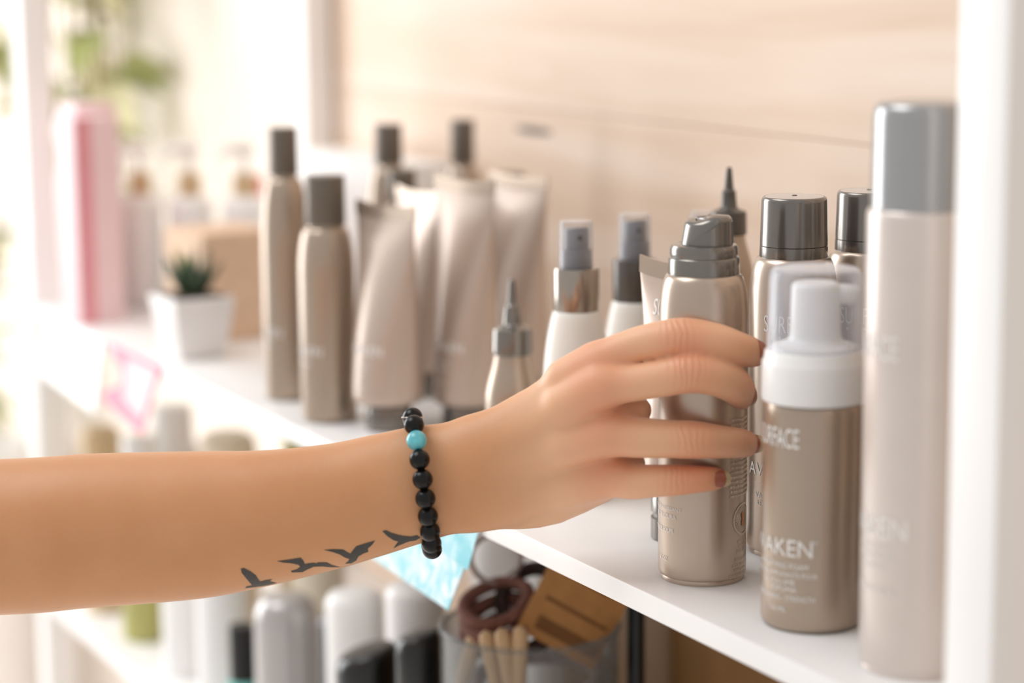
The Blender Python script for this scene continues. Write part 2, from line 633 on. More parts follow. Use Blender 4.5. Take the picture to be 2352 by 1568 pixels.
# ------------------------------------------------------------------ product builders
def can_body(parent, r, zs, rn, zn, m='taupe'):
    prof = [(0, 0.0012), (r - 0.0032, 0.0012), (r - 0.0030, 0), (r - 0.0016, 0), (r - 0.0012, 0.0012), (r - 0.0016, 0.0028)] + arc(r - 0.0014, 0.003, r, 0.006, 4, -1)[1:] + [(r, zs)]
    n = 10
    for i in range(1, n + 1):
        t = PI / 2 * i / n
        prof.append((rn + (r - rn) * math.cos(t) ** 0.85 if i < n else rn, zs + (zn - zs) * math.sin(t)))
    prof.append((rn, zn + 0.004))
    return turn('body', prof, m, parent)


def mousse_can(loc):
    t = empty('mousse_can', loc, 0, 'taupe mousse can with slanted grey nozzle gripped by the hand', 'can')
    R = 0.0262
    bd = can_body(t, R, 0.155, 0.0203, 0.183)
    turn('collar', [(0.0200, 0.1815), (0.0208, 0.1815), (0.0210, 0.1828), (0.0208, 0.1918), (0.0204, 0.1926), (0.0196, 0.1930), (0.0199, 0.1942), (0.0198, 0.1980), (0.0190, 0.1998), (0.0170, 0.2004), (0, 0.2004)], 'cap', t)
    # actuator: oval block whose front is cut to a sloping thumb rest
    face = math.radians(-32)
    n, rows = 48, 12
    rings = []
    for i in range(rows + 1):
        s = i / rows
        ring = []
        for k in range(n):
            a = 2 * PI * k / n
            da = (a - face - math.radians(-40) + PI) % (2 * PI) - PI
            slope = max(0.0, math.cos(da)) ** 1.5
            rr = 0.0153 - 0.0010 * s - 0.0034 * slope * s ** 1.3
            if s > 0.86:
                rr -= 0.0016 * ((s - 0.86) / 0.14) ** 2
            z = 0.1998 + 0.0160 * s - 0.0016 * s * slope + 0.0012 * s * math.cos(a - face - math.radians(60))
            ring.append((rr * math.cos(a), rr * math.sin(a), z))
        rings.append(ring)
    top = [(p[0] * 0.55, p[1] * 0.55, p[2] + 0.0006) for p in rings[-1]]
    rings.append(top)
    rings.append([(p[0] * 0.1, p[1] * 0.1, p[2] - 0.0003) for p in top])
    v, f = loft(rings)
    ac = obj('actuator', v, f, 'cap', t, 50)
    ac.location = (0.0008, 0.0016, 0)
    # spout panel: raised wedge growing from lower left to upper right
    vs, fs = [], []
    na, nz = 22, 10
    for i in range(na + 1):
        u = i / na
        a = face + math.radians(-48 + 128 * u)
        zhi = 0.2016 + 0.0122 * min(1, (u / 0.62)) ** 1.1
        for j in range(nz + 1):
            z = 0.2008 + (zhi - 0.2008) * j / nz
            s = (z - 0.1998) / 0.0160
            rr = 0.0156 - 0.0006 * s
            vs.append((rr * math.cos(a), rr * math.sin(a), z))
    b = len(vs)
    for i in range(na + 1):
        u = i / na
        a = face + math.radians(-48 + 128 * u)
        zhi = 0.2016 + 0.0122 * min(1, (u / 0.62)) ** 1.1
        vs.append((0.0105 * math.cos(a), 0.0105 * math.sin(a), zhi + 0.0008))
    for i in range(na):
        for j in range(nz):
            q = i * (nz + 1) + j
            fs.append((q, q + nz + 1, q + nz + 2, q + 1))
        fs.append((i * (nz + 1) + nz, (i + 1) * (nz + 1) + nz, b + i + 1, b + i))
    obj('spout', vs, fs, 'cap', ac, 40)
    v, f = lathe([(0.0062, 0.2152), (0.0066, 0.2158), (0.0070, 0.2152)], 28)
    obj('thumb_ring', v, f, 'cap_light', ac, 50)
    letters(bd, R, [('SURFACE', 0.0105, 0.034, -97, 0.122), ('HAIR', 0.0024, 0.017, -97, 0.1165), ('AWAKEN', 0.0078, 0.046, -97, 0.078),
                   ('MOUSSE ÉPAISSISSANT', 0.0026, 0.034, -97, 0.0445), ('DE TEXTURA', 0.0026, 0.021, -91, 0.0395), ('MOUSSE SOUPE', 0.0026, 0.022, -96, 0.031), ('6 OZ', 0.0024, 0.008, -92, 0.0135)], 'ink_white')
    rows = [(4 + random.uniform(0, 3), 62 + random.uniform(-6, 5), 0.0985 - i * 0.00285, 0.0013) for i in range(17)]
    rows += [(34, 48, 0.1395, 0.0016), (20, 62, 0.134, 0.0016), (26, 66, 0.1305, 0.0016)]
    fine_print(bd, R, rows[:17])
    fine_print(bd, R, rows[17:])
    # round emblem: ring, rays and a small sprout
    vs, fs = [], []

    def quad(pts):
        b = len(vs)
        for x, y in pts:
            th = math.radians(32) + x / R
            vs.append(((R + 0.00032) * math.cos(th), (R + 0.00032) * math.sin(th), 0.0385 + y))
        fs.append(tuple(range(b, b + len(pts))))
    for i in range(40):
        a0, a1 = 2 * PI * i / 40, 2 * PI * (i + 1) / 40 - 0.02
        quad([(r * math.cos(a), r * math.sin(a)) for r, a in ((0.0086, a0), (0.0098, a0), (0.0098, a1), (0.0086, a1))])
    for i in range(30):
        a = 2 * PI * i / 30
        quad([(0.0035 * math.cos(a), 0.0035 * math.sin(a)), (0.0078 * math.cos(a - 0.05), 0.0078 * math.sin(a - 0.05)), (0.0078 * math.cos(a + 0.05), 0.0078 * math.sin(a + 0.05))])
    em = obj('emblem', vs, fs, 'ink_tan', bd, None)
    em['kind'] = 'stuff'
    vs, fs = [], []
    for cx, cy, rx, ry in ((0, 0.0022, 0.0017, 0.0024), (0, -0.0024, 0.0017, 0.0022), (0, 0, 0.0007, 0.002)):
        quad([(cx + rx * math.cos(2 * PI * i / 14), cy + ry * math.sin(2 * PI * i / 14)) for i in range(14)])
    obj('emblem_leaf', vs, fs, 'ink_orange', bd, None)
    letters(bd, R, [('NET 6 OZ', 0.0019, 0.009, 30, 0.0245), ('500 ML', 0.0019, 0.007, 30, 0.0215), ('FAB DE', 0.0019, 0.010, 30, 0.0185),
                   ('DISTRIBUTED', 0.0019, 0.015, 32, 0.0135), ('STK FAB DE', 0.0019, 0.019, 32, 0.0105), ('PAR SURFACE', 0.0019, 0.018, 34, 0.0075), ('DISTRIBUTORS', 0.0019, 0.023, 31, 0.0042)], 'ink_tan')
    return t


def spray_can(loc, rot, lab):
    t = empty('hairspray_can', loc, rot, lab, 'can', 'capped aerosol cans behind the hand')
    R = 0.0268
    bd = can_body(t, R, 0.158, 0.0203, 0.185)
    turn('cap_ring', [(0.0195, 0.1827), (0.0206, 0.1827), (0.0209, 0.1837), (0.0207, 0.1915), (0.0200, 0.1919)], 'cap', t)
    prof = [(0.0198, 0.1916), (0.0206, 0.1920), (0.0206, 0.195)] + [(0.0205 - 0.0006 * i / 4, 0.195 + 0.0238 * i / 4) for i in range(1, 5)]
    prof += arc(0.0199, 0.2188, 0.0182, 0.2216, 5)[1:]
    prof += [(0.0180, 0.2213), (0.0178, 0.2213)]
    turn('cap', prof, 'cap', t)
    d = turn('cap_disc', [(0.0180, 0.2211), (0.0178, 0.2216), (0.010, 0.2219), (0, 0.2219)], 'disc', t)
    turn('nub', [(0.0018, 0.2218), (0.0016, 0.2224), (0.0008, 0.2224), (0.0006, 0.2220), (0, 0.2220)], 'cap_dark', d, 20)
    a = -50 - math.degrees(rot)
    letters(bd, R, [('SURFACE', 0.0102, 0.034, a + 12, 0.1415), ('HAIR', 0.0017, 0.024, a + 12, 0.1375), ('AWAKEN', 0.0078, 0.050, a, 0.0515),
                   ('TEXTURE', 0.0044, 0.023, a, 0.0425), ('VAPORISATEUR', 0.0034, 0.036, a, 0.0375), ('AEROSOL SPRAY', 0.0034, 0.034, a, 0.0325), ('INSTANT', 0.0034, 0.021, a, 0.0235)], 'ink_white')
    return t


def foam_bottle(loc):
    t = empty('foam_pump_bottle', loc, 0, 'taupe foam pump bottle with white collar and clear dome cap', 'bottle')
    R = 0.0279
    bd = turn('body', [(0, 0.002), (0.017, 0.001), (0.0225, 0)] + arc(0.0240, 0.0, R, 0.0052, 6, -1)[1:] + [(R, 0.118)] + arc(R, 0.1185, 0.0255, 0.1265, 5)[1:] + [(0.0245, 0.130)], 'taupe_plastic', t)
    # collar with fine vertical ribs
    n = 144
    rings = []
    for z, r, rib in ((0.1262, 0.0275, 0), (0.1262, 0.0284, 0), (0.1275, 0.0288, 1), (0.1462, 0.0287, 1), (0.1480, 0.0283, 0), (0.1488, 0.0276, 0), (0.1525, 0.0272, 0), (0.1540, 0.0262, 0), (0.1540, 0.020, 0)):
        rings.append([((r - rib * 0.00018 * (k % 2)) * math.cos(2 * PI * k / n), (r - rib * 0.00018 * (k % 2)) * math.sin(2 * PI * k / n), z) for k in range(n)])
    v, f = loft(rings, False, False)
    obj('collar', v, f, 'white_pl', t, 50)
    ph = turn('pump_head', [(0.0235, 0.1538), (0.0232, 0.1560)] + [(0.0225 - 0.0085 * math.sin(PI / 2 * i / 6), 0.1560 + 0.006 * (1 - math.cos(PI / 2 * i / 6))) for i in range(7)] + [(0.0138, 0.166), (0.0133, 0.1868)] + arc(0.0133, 0.1872, 0.010, 0.1908, 5)[1:] + [(0, 0.1914)], 'white_pl', t)
    d = AX_R.copy()
    d.z = 0
    d.normalize()
    v, f = tube_path([Vector((0, 0, 0.1838)) + d * 0.009, Vector((0, 0, 0.1838)) + d * 0.016, Vector((0, 0, 0.1835)) + d * 0.0215, Vector((0, 0, 0.1833)) + d * 0.0220], [0.0058, 0.0056, 0.0054, 0.0046], 20)
    obj('spout', v, f, 'white_pl', ph, 40)
    turn('clear_cap', [(0.0258, 0.1540), (0.0262, 0.1540), (0.0258, 0.167), (0.0252, 0.191)] + arc(0.0252, 0.1915, 0.0220, 0.1985, 6)[1:] + [(0.014, 0.2000), (0, 0.2006)], 'frost', t, 64, 60)
    letters(bd, R, [('SURFACE', 0.0105, 0.030, -82, 0.1035), ('AWAKEN', 0.0092, 0.052, -88, 0.0435), ('TM', 0.0018, 0.003, -32, 0.051), ('AMPLIFYING FOAM', 0.0030, 0.034, -74, 0.0365), ('MOUSSE AMPLIFIANTE POUR', 0.0028, 0.042, -72, 0.0318),
                   ('LE VOLUME', 0.0028, 0.022, -76, 0.0275), ('ESPUMA', 0.0028, 0.016, -68, 0.0235), ('THICKENING - STRENGTH', 0.0030, 0.040, -72, 0.0185), ('150 ML', 0.0026, 0.012, -76, 0.012)], 'ink_white')
    return t


def tall_can(loc):
    t = empty('tall_hairspray_can', loc, 0, 'tall pale taupe aerosol can with grey cap beside the nearest post', 'can')
    R = 0.0283
    bd = turn('body', [(0, 0.001), (R - 0.003, 0.001), (R - 0.003, 0), (R - 0.0012, 0), (R - 0.0006, 0.0012), (R - 0.0012, 0.0028), (R, 0.006), (R, 0.234)] + arc(R, 0.2345, 0.0262, 0.2395, 5)[1:] + [(0.0255, 0.241)], 'taupe_pale', t)
    turn('cap', [(0.0258, 0.2396), (0.0266, 0.2396), (0.0262, 0.2845)] + arc(0.0262, 0.2850, 0.0222, 0.2925, 6)[1:] + [(0.012, 0.2936), (0, 0.2938)], 'cap_light', t)
    letters(bd, R, [('SURFACE', 0.012, 0.036, -97, 0.165), ('AWAKEN', 0.0105, 0.056, -104, 0.0735), ('FIRM HOLD', 0.0034, 0.024, -88, 0.0665), ('SPRAY FIXATIF', 0.0034, 0.026, -88, 0.0615), ('LAQUE', 0.0034, 0.014, -86, 0.0565), ('STRONG 300 ML', 0.0034, 0.028, -86, 0.0440)], 'ink_white')
    return t


def squeeze_tube(loc, rot, r, h, hc, lab, capm='cap', crimp=1.0, text=None, group=None, cr=None):
    t = empty('squeeze_tube', loc, rot, lab, 'tube', group)
    cr = cr or r * 0.78
    turn('cap', [(0, 0), (cr - 0.001, 0), (cr, 0.001), (cr, hc * 0.42), (cr - 0.0012, hc * 0.45), (cr - 0.0012, hc * 0.52), (cr, hc * 0.55), (cr - 0.0004, hc - 0.001), (cr - 0.001, hc), (0, hc)], capm, t)
    n = 48
    rings = []
    W = PI * r / 2 * 0.98 * crimp
    ht = h - 0.011

    def ab(s):
        e = s ** 1.35
        return r + (W - r) * e, max(0.0009, r * (1 - s ** 1.7))
    for i in range(2):
        rings.append([((r - 0.003 + 0.003 * i) * math.cos(2 * PI * k / n), (r - 0.003 + 0.003 * i) * math.sin(2 * PI * k / n), hc + 0.0022 * i) for k in range(n)])
    NS = 26
    for i in range(1, NS + 1):
        s = i / NS
        a, b = ab(s)
        z = hc + 0.002 + (ht - hc - 0.002) * s
        # the seam dips a little at its middle, as a filled tube does
        rings.append([(a * math.cos(2 * PI * k / n), b * math.sin(2 * PI * k / n), z + 0.0035 * s ** 4 * abs(math.cos(2 * PI * k / n)) ** 2) for k in range(n)])
    v, f = loft(rings)
    bd = obj('tube_body', v, f, 'taupe_tube', t, 60)
    vs, fs = [], []
    m_ = 16
    for i in range(m_ + 1):
        x = -W + 2 * W * i / m_
        zz = 0.0035 * (x / W) ** 2
        for y, z in ((-0.0009, ht), (-0.0007, h), (0.0007, h), (0.0009, ht)):
            vs.append((x, y, z + zz))
    for i in range(m_):
        for j in range(4):
            fs.append((i * 4 + j, i * 4 + (j + 1) % 4, (i + 1) * 4 + (j + 1) % 4, (i + 1) * 4 + j))
    fs += [(3, 2, 1, 0), tuple(m_ * 4 + q for q in range(4))]
    obj('crimp', vs, fs, 'taupe_plastic', t, 30)
    if text:
        for body, hh, wid, z in text:
            V, F = text_geo(body)
            wx = max(p for p, q in V) - min(p for p, q in V)
            hy = max(q for p, q in V)
            vs = []
            for p, q in V:
                zz = z + q * hh / hy
                s = min(1, max(0, (zz - hc - 0.002) / (ht - hc - 0.002)))
                a, b = ab(s)
                x = p * wid / wx
                vs.append((x, -b * math.sqrt(max(0.01, 1 - (x / a) ** 2)) - 0.0004, zz))
            obj('lettering', vs, F, 'ink_white', bd, None)
    return t


def spray_bottle(loc, lab, R, z0, zc, zt, dark=False):
    t = empty('spray_bottle', loc, 0, lab, 'bottle', 'spray bottles with clear caps behind the hand')
    k = R / 0.0215
    prof = [(0, 0.001), (R - 0.004, 0)] + arc(R - 0.003, 0, R, 0.004, 5, -1)[1:] + [(R, z0 - 0.050)]
    for i in range(1, 13):
        u = i / 12
        prof.append((0.0150 * k + (R - 0.0150 * k) * math.cos(PI / 2 * u) ** 0.8 if i < 12 else 0.0150 * k, z0 - 0.050 + 0.050 * u))
    prof += [(0.0132 * k, z0 + 0.002)]
    turn('body', prof, 'milk', t)
    turn('collar', [(0.0130 * k, z0), (0.0143 * k, z0), (0.0146 * k, z0 + 0.0012), (0.0146 * k, zc - 0.0016), (0.0142 * k, zc - 0.0002), (0.0105 * k, zc)], 'cap_dark' if dark else 'steel', t)
    h = zt - zc
    pn = turn('nozzle', [(0.0098 * k, zc), (0.0098 * k, zc + 0.36 * h), (0.0094 * k, zc + 0.39 * h), (0.0080 * k, zc + 0.40 * h), (0.0080 * k, zc + 0.80 * h), (0.0072 * k, zc + 0.835 * h), (0, zc + 0.85 * h)], 'grey_pump', t, 40)
    for vtx in pn.data.vertices:
        if vtx.co.z > zc + 0.75 * h:
            vtx.co.z += 0.12 * vtx.co.x
    d = Vector((math.cos(-0.2), math.sin(-0.2), 0))
    v, f = tube_path([Vector((0, 0, zc + 0.65 * h)) + d * 0.0070 * k, Vector((0, 0, zc + 0.65 * h)) + d * 0.0086 * k], [0.0018, 0.0016], 14)
    obj('orifice', v, f, 'cap_dark', pn, 40)
    turn('clear_cap', [(0.0104 * k, zc), (0.0108 * k, zc), (0.0106 * k, zt - 0.0026), (0.0101 * k, zt - 0.0006), (0.006 * k, zt - 0.0001), (0, zt)], 'clear', t, 40, 50)
    return t


def dropper_bottle(loc, lab, hb, k, m, capm):
    t = empty('nozzle_bottle', loc, 0, lab, 'bottle', 'nozzle-tipped bottles')
    R = 0.0200 * k
    prof = [(0, 0.001), (R - 0.004, 0)] + arc(R - 0.003, 0, R, 0.004, 5, -1)[1:] + [(R, hb - 0.034 * k)]
    for i in range(1, 11):
        u = i / 10
        prof.append((0.0132 * k + (R - 0.0132 * k) * (0.5 + 0.5 * math.cos(PI * u)) ** 0.8, hb - 0.034 * k + 0.034 * k * u))
    bd = turn('body', prof + [(0.012 * k, hb + 0.002)], m, t)
    n = 60
    rings = []
    for z, r, rib in ((0, 0.0125, 0), (0, 0.0143, 0), (0.001, 0.0146, 0), (0.003, 0.0146, 1), (0.0165, 0.0142, 1), (0.0185, 0.0136, 0), (0.0198, 0.0100, 0), (0.0212, 0.0074, 0), (0.0222, 0.0066, 0), (0.031, 0.0058, 0), (0.0345, 0.0056, 0), (0.0355, 0.0046, 0), (0.0362, 0.0038, 0), (0.049, 0.0026, 0), (0.0525, 0.0022, 0), (0.0538, 0.0014, 0), (0.054, 0.0003, 0)):
        rings.append([(k * (r - rib * 0.0003 * (q % 2)) * math.cos(2 * PI * q / n), k * (r - rib * 0.0003 * (q % 2)) * math.sin(2 * PI * q / n), hb + k * z) for q in range(n)])
    v, f = loft(rings)
    obj('nozzle_cap', v, f, capm, t, 40)
    letters(bd, R, [('SURFACE', 0.007, 0.022, -85, hb * 0.38)], 'ink_white')
    return t


def tall_bottle(loc, lab, r, hs, hcap, h, rn, group='tall taupe bottles at the far end of the group'):
    t = empty('tall_bottle', loc, 0, lab, 'bottle', group)
    prof = [(0, 0.001), (r - 0.005, 0)] + arc(r - 0.004, 0, r, 0.005, 5, -1)[1:] + [(r, hs)]
    for i in range(1, 13):
        u = i / 12
        prof.append((rn + (r - rn) * (math.cos(PI / 2 * u) ** 0.9 if i < 12 else 0), hs + (hcap - 0.002 - hs) * math.sin(PI / 2 * u * 0.999) ** 1.0))
    prof += [(rn - 0.0006, hcap + 0.002)]
    bd = turn('body', prof, 'taupe_plastic', t)
    turn('cap', [(rn - 0.001, hcap), (rn + 0.0008, hcap), (rn + 0.0012, hcap + 0.001), (rn + 0.0010, h - 0.0012), (rn + 0.0004, h), (0, h)], 'cap_brown', t)
    letters(bd, r, [('AWAKEN', 0.0075, r * 2.0, -92, 0.055), ('SHAMPOO', 0.003, r * 1.1, -92, 0.047)], 'ink_white')
    return t


# ------------------------------------------------------------------ products on the shelf
mousse_can((0, 0, 0))
spray_can((-0.024, 0.080, 0), 0.0, 'capped taupe aerosol can standing right behind the foam pump bottle')
spray_can((-0.028, 0.139, 0), 0.5, 'capped taupe aerosol can half hidden by the tall can, nearest the wall')
foam_bottle((0.108, 0.003, 0))
tall_can((0.1985, 0.004, 0))
squeeze_tube((-0.084, 0.036, 0), math.radians(14), 0.0230, 0.1755, 0.033, 'taupe tube standing on its grey cap directly behind the gripped mousse can', 'cap', 1.0, [('SURFACE', 0.0098, 0.038, 0.143), ('HAIR', 0.002, 0.02, 0.139)], 'squeeze tubes')
spray_bottle((-0.2117, 0.0327, 0), 'white spray bottle with silver collar and clear cap just above the hand', 0.0228, 0.1296, 0.1595, 0.1916)
spray_bottle((-0.2545, 0.1041, 0), 'white spray bottle with dark collar and clear cap, further back above the hand', 0.0228, 0.1253, 0.1555, 0.1882, True)
spray_bottle((-0.2740, 0.176, 0), 'spray bottle with clear cap peeping out behind the mousse can nozzle', 0.0228, 0.121, 0.151, 0.184, True)
dropper_bottle((-0.295, 0.027, 0), 'small taupe bottle with grey pointed nozzle standing behind the wrist', 0.088, 1.0, 'taupe_plastic', 'cap')
dropper_bottle((-0.190, 0.141, 0), 'dark bottle with long pointed nozzle against the pine wall', 0.1775, 0.86, 'taupe_plastic', 'cap_dark')
AW = [('AWAKEN', 0.0078, 0.040, 0.062), ('STYLING', 0.0032, 0.018, 0.052), ('CREME', 0.0032, 0.014, 0.046), ('200 ML', 0.003, 0.014, 0.036)]
squeeze_tube((-0.487, 0.016, 0), math.radians(11), 0.0285, 0.1765, 0.022, 'taupe tube with pale sloped top beside the two round-shouldered bottles', 'cap', 0.9, AW, 'squeeze tubes', 0.0185)
squeeze_tube((-0.602, 0.098, 0), math.radians(4), 0.0240, 0.174, 0.022, 'narrow strip of taupe tube seen between the two front tubes', 'cap', 1.0, None, 'squeeze tubes')
squeeze_tube((-0.469, 0.076, 0), math.radians(9), 0.0262, 0.1955, 0.018, 'tall taupe tube with wide crimped top in the middle of the tubes', 'cap', 1.0, AW, 'squeeze tubes')
squeeze_tube((-0.526, 0.154, 0), math.radians(9), 0.0245, 0.190, 0.022, 'tall taupe tube furthest right among the tubes, in front of the wall', 'cap', 1.05, None, 'squeeze tubes')
tall_bottle((-0.646, -0.005, 0), 'tallest taupe bottle with brown cap, leftmost in the group', 0.0205, 0.128, 0.190, 0.2293, 0.0110)
tall_bottle((-0.544, -0.011, 0), 'shorter taupe bottle with brown cap in front of the white box', 0.0226, 0.118, 0.1586, 0.1976, 0.0150)
tall_bottle((-0.751, 0.139, 0), 'taupe bottle whose brown cap shows above the white box', 0.0205, 0.128, 0.1848, 0.2204, 0.0115)
tall_bottle((-0.653, 0.107, 0), 'taupe bottle with low dark cap directly behind the sloped tube', 0.0205, 0.118, 0.1600, 0.1880, 0.0110)
tall_bottle((-0.765, 0.221, 0), 'taupe bottle against the wall with its cap above the middle tube', 0.0195, 0.128, 0.1800, 0.2203, 0.0100)
tall_bottle((-0.640, 0.205, 0), 'bottle of which only a short dark cap top shows behind the right tubes', 0.0195, 0.110, 0.1600, 0.1815, 0.0120)
tall_bottle((-0.748, 0.034, 0), 'pale round-shouldered bottle half hidden at the left of the tallest one', 0.0205, 0.105, 0.135, 0.160, 0.0115)
wb = box('white_carton', -1.02, 0.245, 0.084, 0.25, 0.06, 0.168, 'paint', None, 0.0015)
tag(wb, 'plain white carton standing against the wall behind the bottles', 'box')

for x, y, q in [(0.125, 0.125, 0.2), (0.205, 0.095, 0.9), (0.06, 0.205, 0.5), (0.14, 0.215, 0.3)]:  # added out of view to darken the right sides of the near bottles
    spray_can((x, y, 0), q, 'unseen taupe aerosol can added behind the nearest white post to darken the bottles')['group'] = 'unseen cans added behind the nearest post'


# ------------------------------------------------------------------ far end of the shelf
def carton(name, loc, sx, sy, sz, rot, m, lab, stripe=None, group=None, cat='box'):
    t = empty(name, loc, rot, lab, cat, group)
    box('carton', 0, 0, sz / 2, sx, sy, sz, m, t, 0.001)
    if stripe:
        box('stripe', sx * 0.505, -sy * 0.28, sz / 2, sx * 0.02, sy * 0.32, sz * 0.999, stripe, t, 0.0)
    return t


carton('slim_carton', (-1.140, -0.024, 0), 0.045, 0.05, 0.212, 0.1, 'pink', 'slim pale pink carton with a rose stripe at the far end of the shelf', 'rose')
carton('slim_carton', (-1.206, -0.004, 0), 0.05, 0.045, 0.222, 0.1, 'pink', 'taller pink carton standing behind the rose-striped one')


def pump_bottle(loc, lab, r, h, m='white_pl', colm='tan', group='white pump bottles behind the succulent'):
    t = empty('pump_bottle', loc, 0, lab, 'bottle', group)
    prof = [(0, 0.001), (r - 0.004, 0)] + arc(r - 0.003, 0, r, 0.004, 4, -1)[1:] + [(r, h * 0.60)] + arc(r, h * 0.61, r * 0.45, h * 0.68, 6)[1:]
    turn('body', prof + [(r * 0.42, h * 0.70)], m, t, 36)
    turn('collar', [(r * 0.40, h * 0.68), (r * 0.52, h * 0.68), (r * 0.52, h * 0.80), (r * 0.3, h * 0.815), (0, h * 0.815)], colm, t, 28)
    turn('stem', [(r * 0.16, h * 0.81), (r * 0.16, h * 0.93), (0, h * 0.93)], 'white_pl', t, 16)
    v, f = tube_path([(-r * 0.35, 0, h * 0.955), (r * 0.2, 0, h * 0.965), (r * 1.1, 0, h * 0.96), (r * 1.35, 0, h * 0.925)], [r * 0.3, r * 0.32, r * 0.2, r * 0.14], 12)
    o = obj('pump_head', v, f, 'white_pl', t, 40)
    o.rotation_euler = (0, 0, -1.2)
    return t


pump_bottle((-1.219, 0.056, 0), 'white pump bottle with tan collar next to the pink cartons', 0.024, 0.178)
pump_bottle((-1.178, 0.098, 0), 'white pump bottle with tan collar, middle one behind the succulent', 0.024, 0.178)
pump_bottle((-1.145, 0.148, 0), 'white pump bottle with tan collar, nearest the taupe bottles', 0.024, 0.178)
t = empty('tincture_bottle', (-1.225, 0.190, 0), 0, 'white bottle with a small red cap near the far post', 'bottle')
turn('body', [(0, 0), (0.018, 0), (0.018, 0.09)] + arc(0.018, 0.09, 0.008, 0.105, 5)[1:], 'white_pl', t, 28)
turn('cap', [(0.0085, 0.104), (0.0092, 0.105), (0.009, 0.134), (0, 0.135)], 'red', t, 20)
carton('kraft_carton', (-0.985, 0.062, 0), 0.085, 0.085, 0.107, 0.12, 'kraft_pale', 'peach kraft carton standing behind the potted succulent')

t = empty('potted_succulent', (-0.885, -0.006, 0), 0.05, 'small dark succulent in a tapered white square pot', 'plant')
box('pot', 0, 0, 0.029, 0.066, 0.062, 0.058, 'pot', t, 0.003, 0.74, 3)
box('soil', 0, 0, 0.0572, 0.056, 0.052, 0.003, 'soil', t, 0.001)
for i in range(15):
    a = i * 2.4
    tilt = 0.2 + 0.75 * (i / 15)
    L = 0.047 - 0.010 * (i / 15)
    d = Vector((math.cos(a) * math.sin(tilt), math.sin(a) * math.sin(tilt), math.cos(tilt)))
    p0 = Vector((math.cos(a) * 0.003, math.sin(a) * 0.003, 0.056))
    pts = [p0 + d * L * s + Vector((0, 0, 0.004 * s * s)) for s in (0, 0.2, 0.5, 0.8, 1)]
    v, f = tube_path(pts, [0.0035, 0.0048, 0.0042, 0.0022, 0.0003], 8)
    obj('leaf', v, f, 'succ_l' if i % 5 == 4 else 'succ', t, 50)


# ------------------------------------------------------------------ lower shelf
LZ = -0.33
t = empty('glass_jar', (-0.274, 0.028, LZ), 0, 'round clear glass jar filled with hair ties and clips', 'jar')
rj, hj = 0.0645, 0.223
turn('wall', [(0, 0.004), (rj - 0.012, 0.004), (rj - 0.005, 0.012), (rj - 0.0025, 0.03), (rj - 0.0025, hj - 0.003), (rj - 0.001, hj), (rj + 0.001, hj - 0.001), (rj, hj - 0.005), (rj, 0.03), (rj - 0.004, 0.006), (rj - 0.012, 0), (0, 0)], 'glass', t, 64, 60)
v, f = tube_path([((rj - 0.0005) * math.cos(2 * PI * i / 48), (rj - 0.0005) * math.sin(2 * PI * i / 48), hj) for i in range(48)], 0.0022, 8, True)
obj('rim', v, f, 'glass', t, 60)
JC = Vector((-0.274, 0.028, 0))


def J(u, v_, z):  # point in the jar: u to the right, v_ away
    return JC + Vector((AX_R.x, AX_R.y, 0)).normalized() * u - Vector((AX_N.x, AX_N.y, 0)).normalized() * v_ + Vector((0, 0, z))


def hair_tie(c, r, th, n1, n2, m, lab, wob=0.0):
    n1, n2 = Vector(n1).normalized(), Vector(n2).normalized()
    pts = [Vector(c) + n1 * r * math.cos(2 * PI * i / 36) * (1 + wob * math.sin(3 * 2 * PI * i / 36)) + n2 * r * math.sin(2 * PI * i / 36) for i in range(36)]
    c = Vector(c)
    v, f = tube_path([p - c for p in pts], th, 8, True)
    o = obj('hair_tie', v, f, m, None, 60, c)
    return tag(o, lab, 'hair tie', 'hair ties in the glass jar')


R2 = Vector((AX_R.x, AX_R.y, 0)).normalized()
N2 = Vector((AX_N.x, AX_N.y, 0)).normalized()
UP = Vector((0, 0, 1))
hair_tie(J(-0.024, 0.030, -0.066), 0.0185, 0.0022, R2, UP, 'hair_tie_grey', 'thin greyish hair tie standing upright above the jar rim', 0.02)
for i, (u, vv, z, r, th, tl, m, lab) in enumerate([
    (-0.024, 0.010, -0.094, 0.024, 0.0052, 0.35, 'hair_tie', 'thick brown hair tie on top of the heap in the jar'),
    (-0.020, 0.006, -0.104, 0.026, 0.0055, 0.25, 'hair_tie', 'thick brown hair tie second from the top of the heap'),
    (-0.002, 0.022, -0.090, 0.020, 0.0055, 0.7, 'hair_tie_dark', 'dark brown hair tie leaning on the kraft card'),
    (-0.010, 0.010, -0.116, 0.028, 0.0055, 0.2, 'hair_tie_dark', 'dark hair tie low in the heap behind the pegs'),
    (-0.026, 0.016, -0.112, 0.022, 0.0050, 0.6, 'hair_tie', 'brown hair tie tilted at the left of the heap'),
    (0.005, 0.0, -0.150, 0.045, 0.0060, 0.1, 'hair_tie_grey', 'pale hair tie lying below the jar rim'),
    (0.000, 0.0, -0.170, 0.044, 0.0060, -0.2, 'hair_tie_dark', 'dark hair tie seen through the jar wall'),
    (-0.004, 0.0, -0.195, 0.044, 0.0065, 0.15, 'hair_tie_grey', 'pale hair tie halfway down the jar'),
    (0.004, 0.0, -0.22, 0.044, 0.0065, -0.1, 'hair_tie', 'brown hair tie deep inside the jar'),
    (0.0, 0.0, -0.25, 0.044, 0.0065, 0.1, 'hair_tie_grey', 'pale hair tie near the bottom of the jar'),
    (0.0, 0.0, -0.285, 0.044, 0.0065, 0.05, 'hair_tie_dark', 'dark hair tie at the bottom of the jar')]):
    hair_tie(J(u, vv, z), r, th, R2 + UP * tl * 0.6, -N2 * math.cos(tl) + UP * math.sin(tl), m, lab, 0.04)
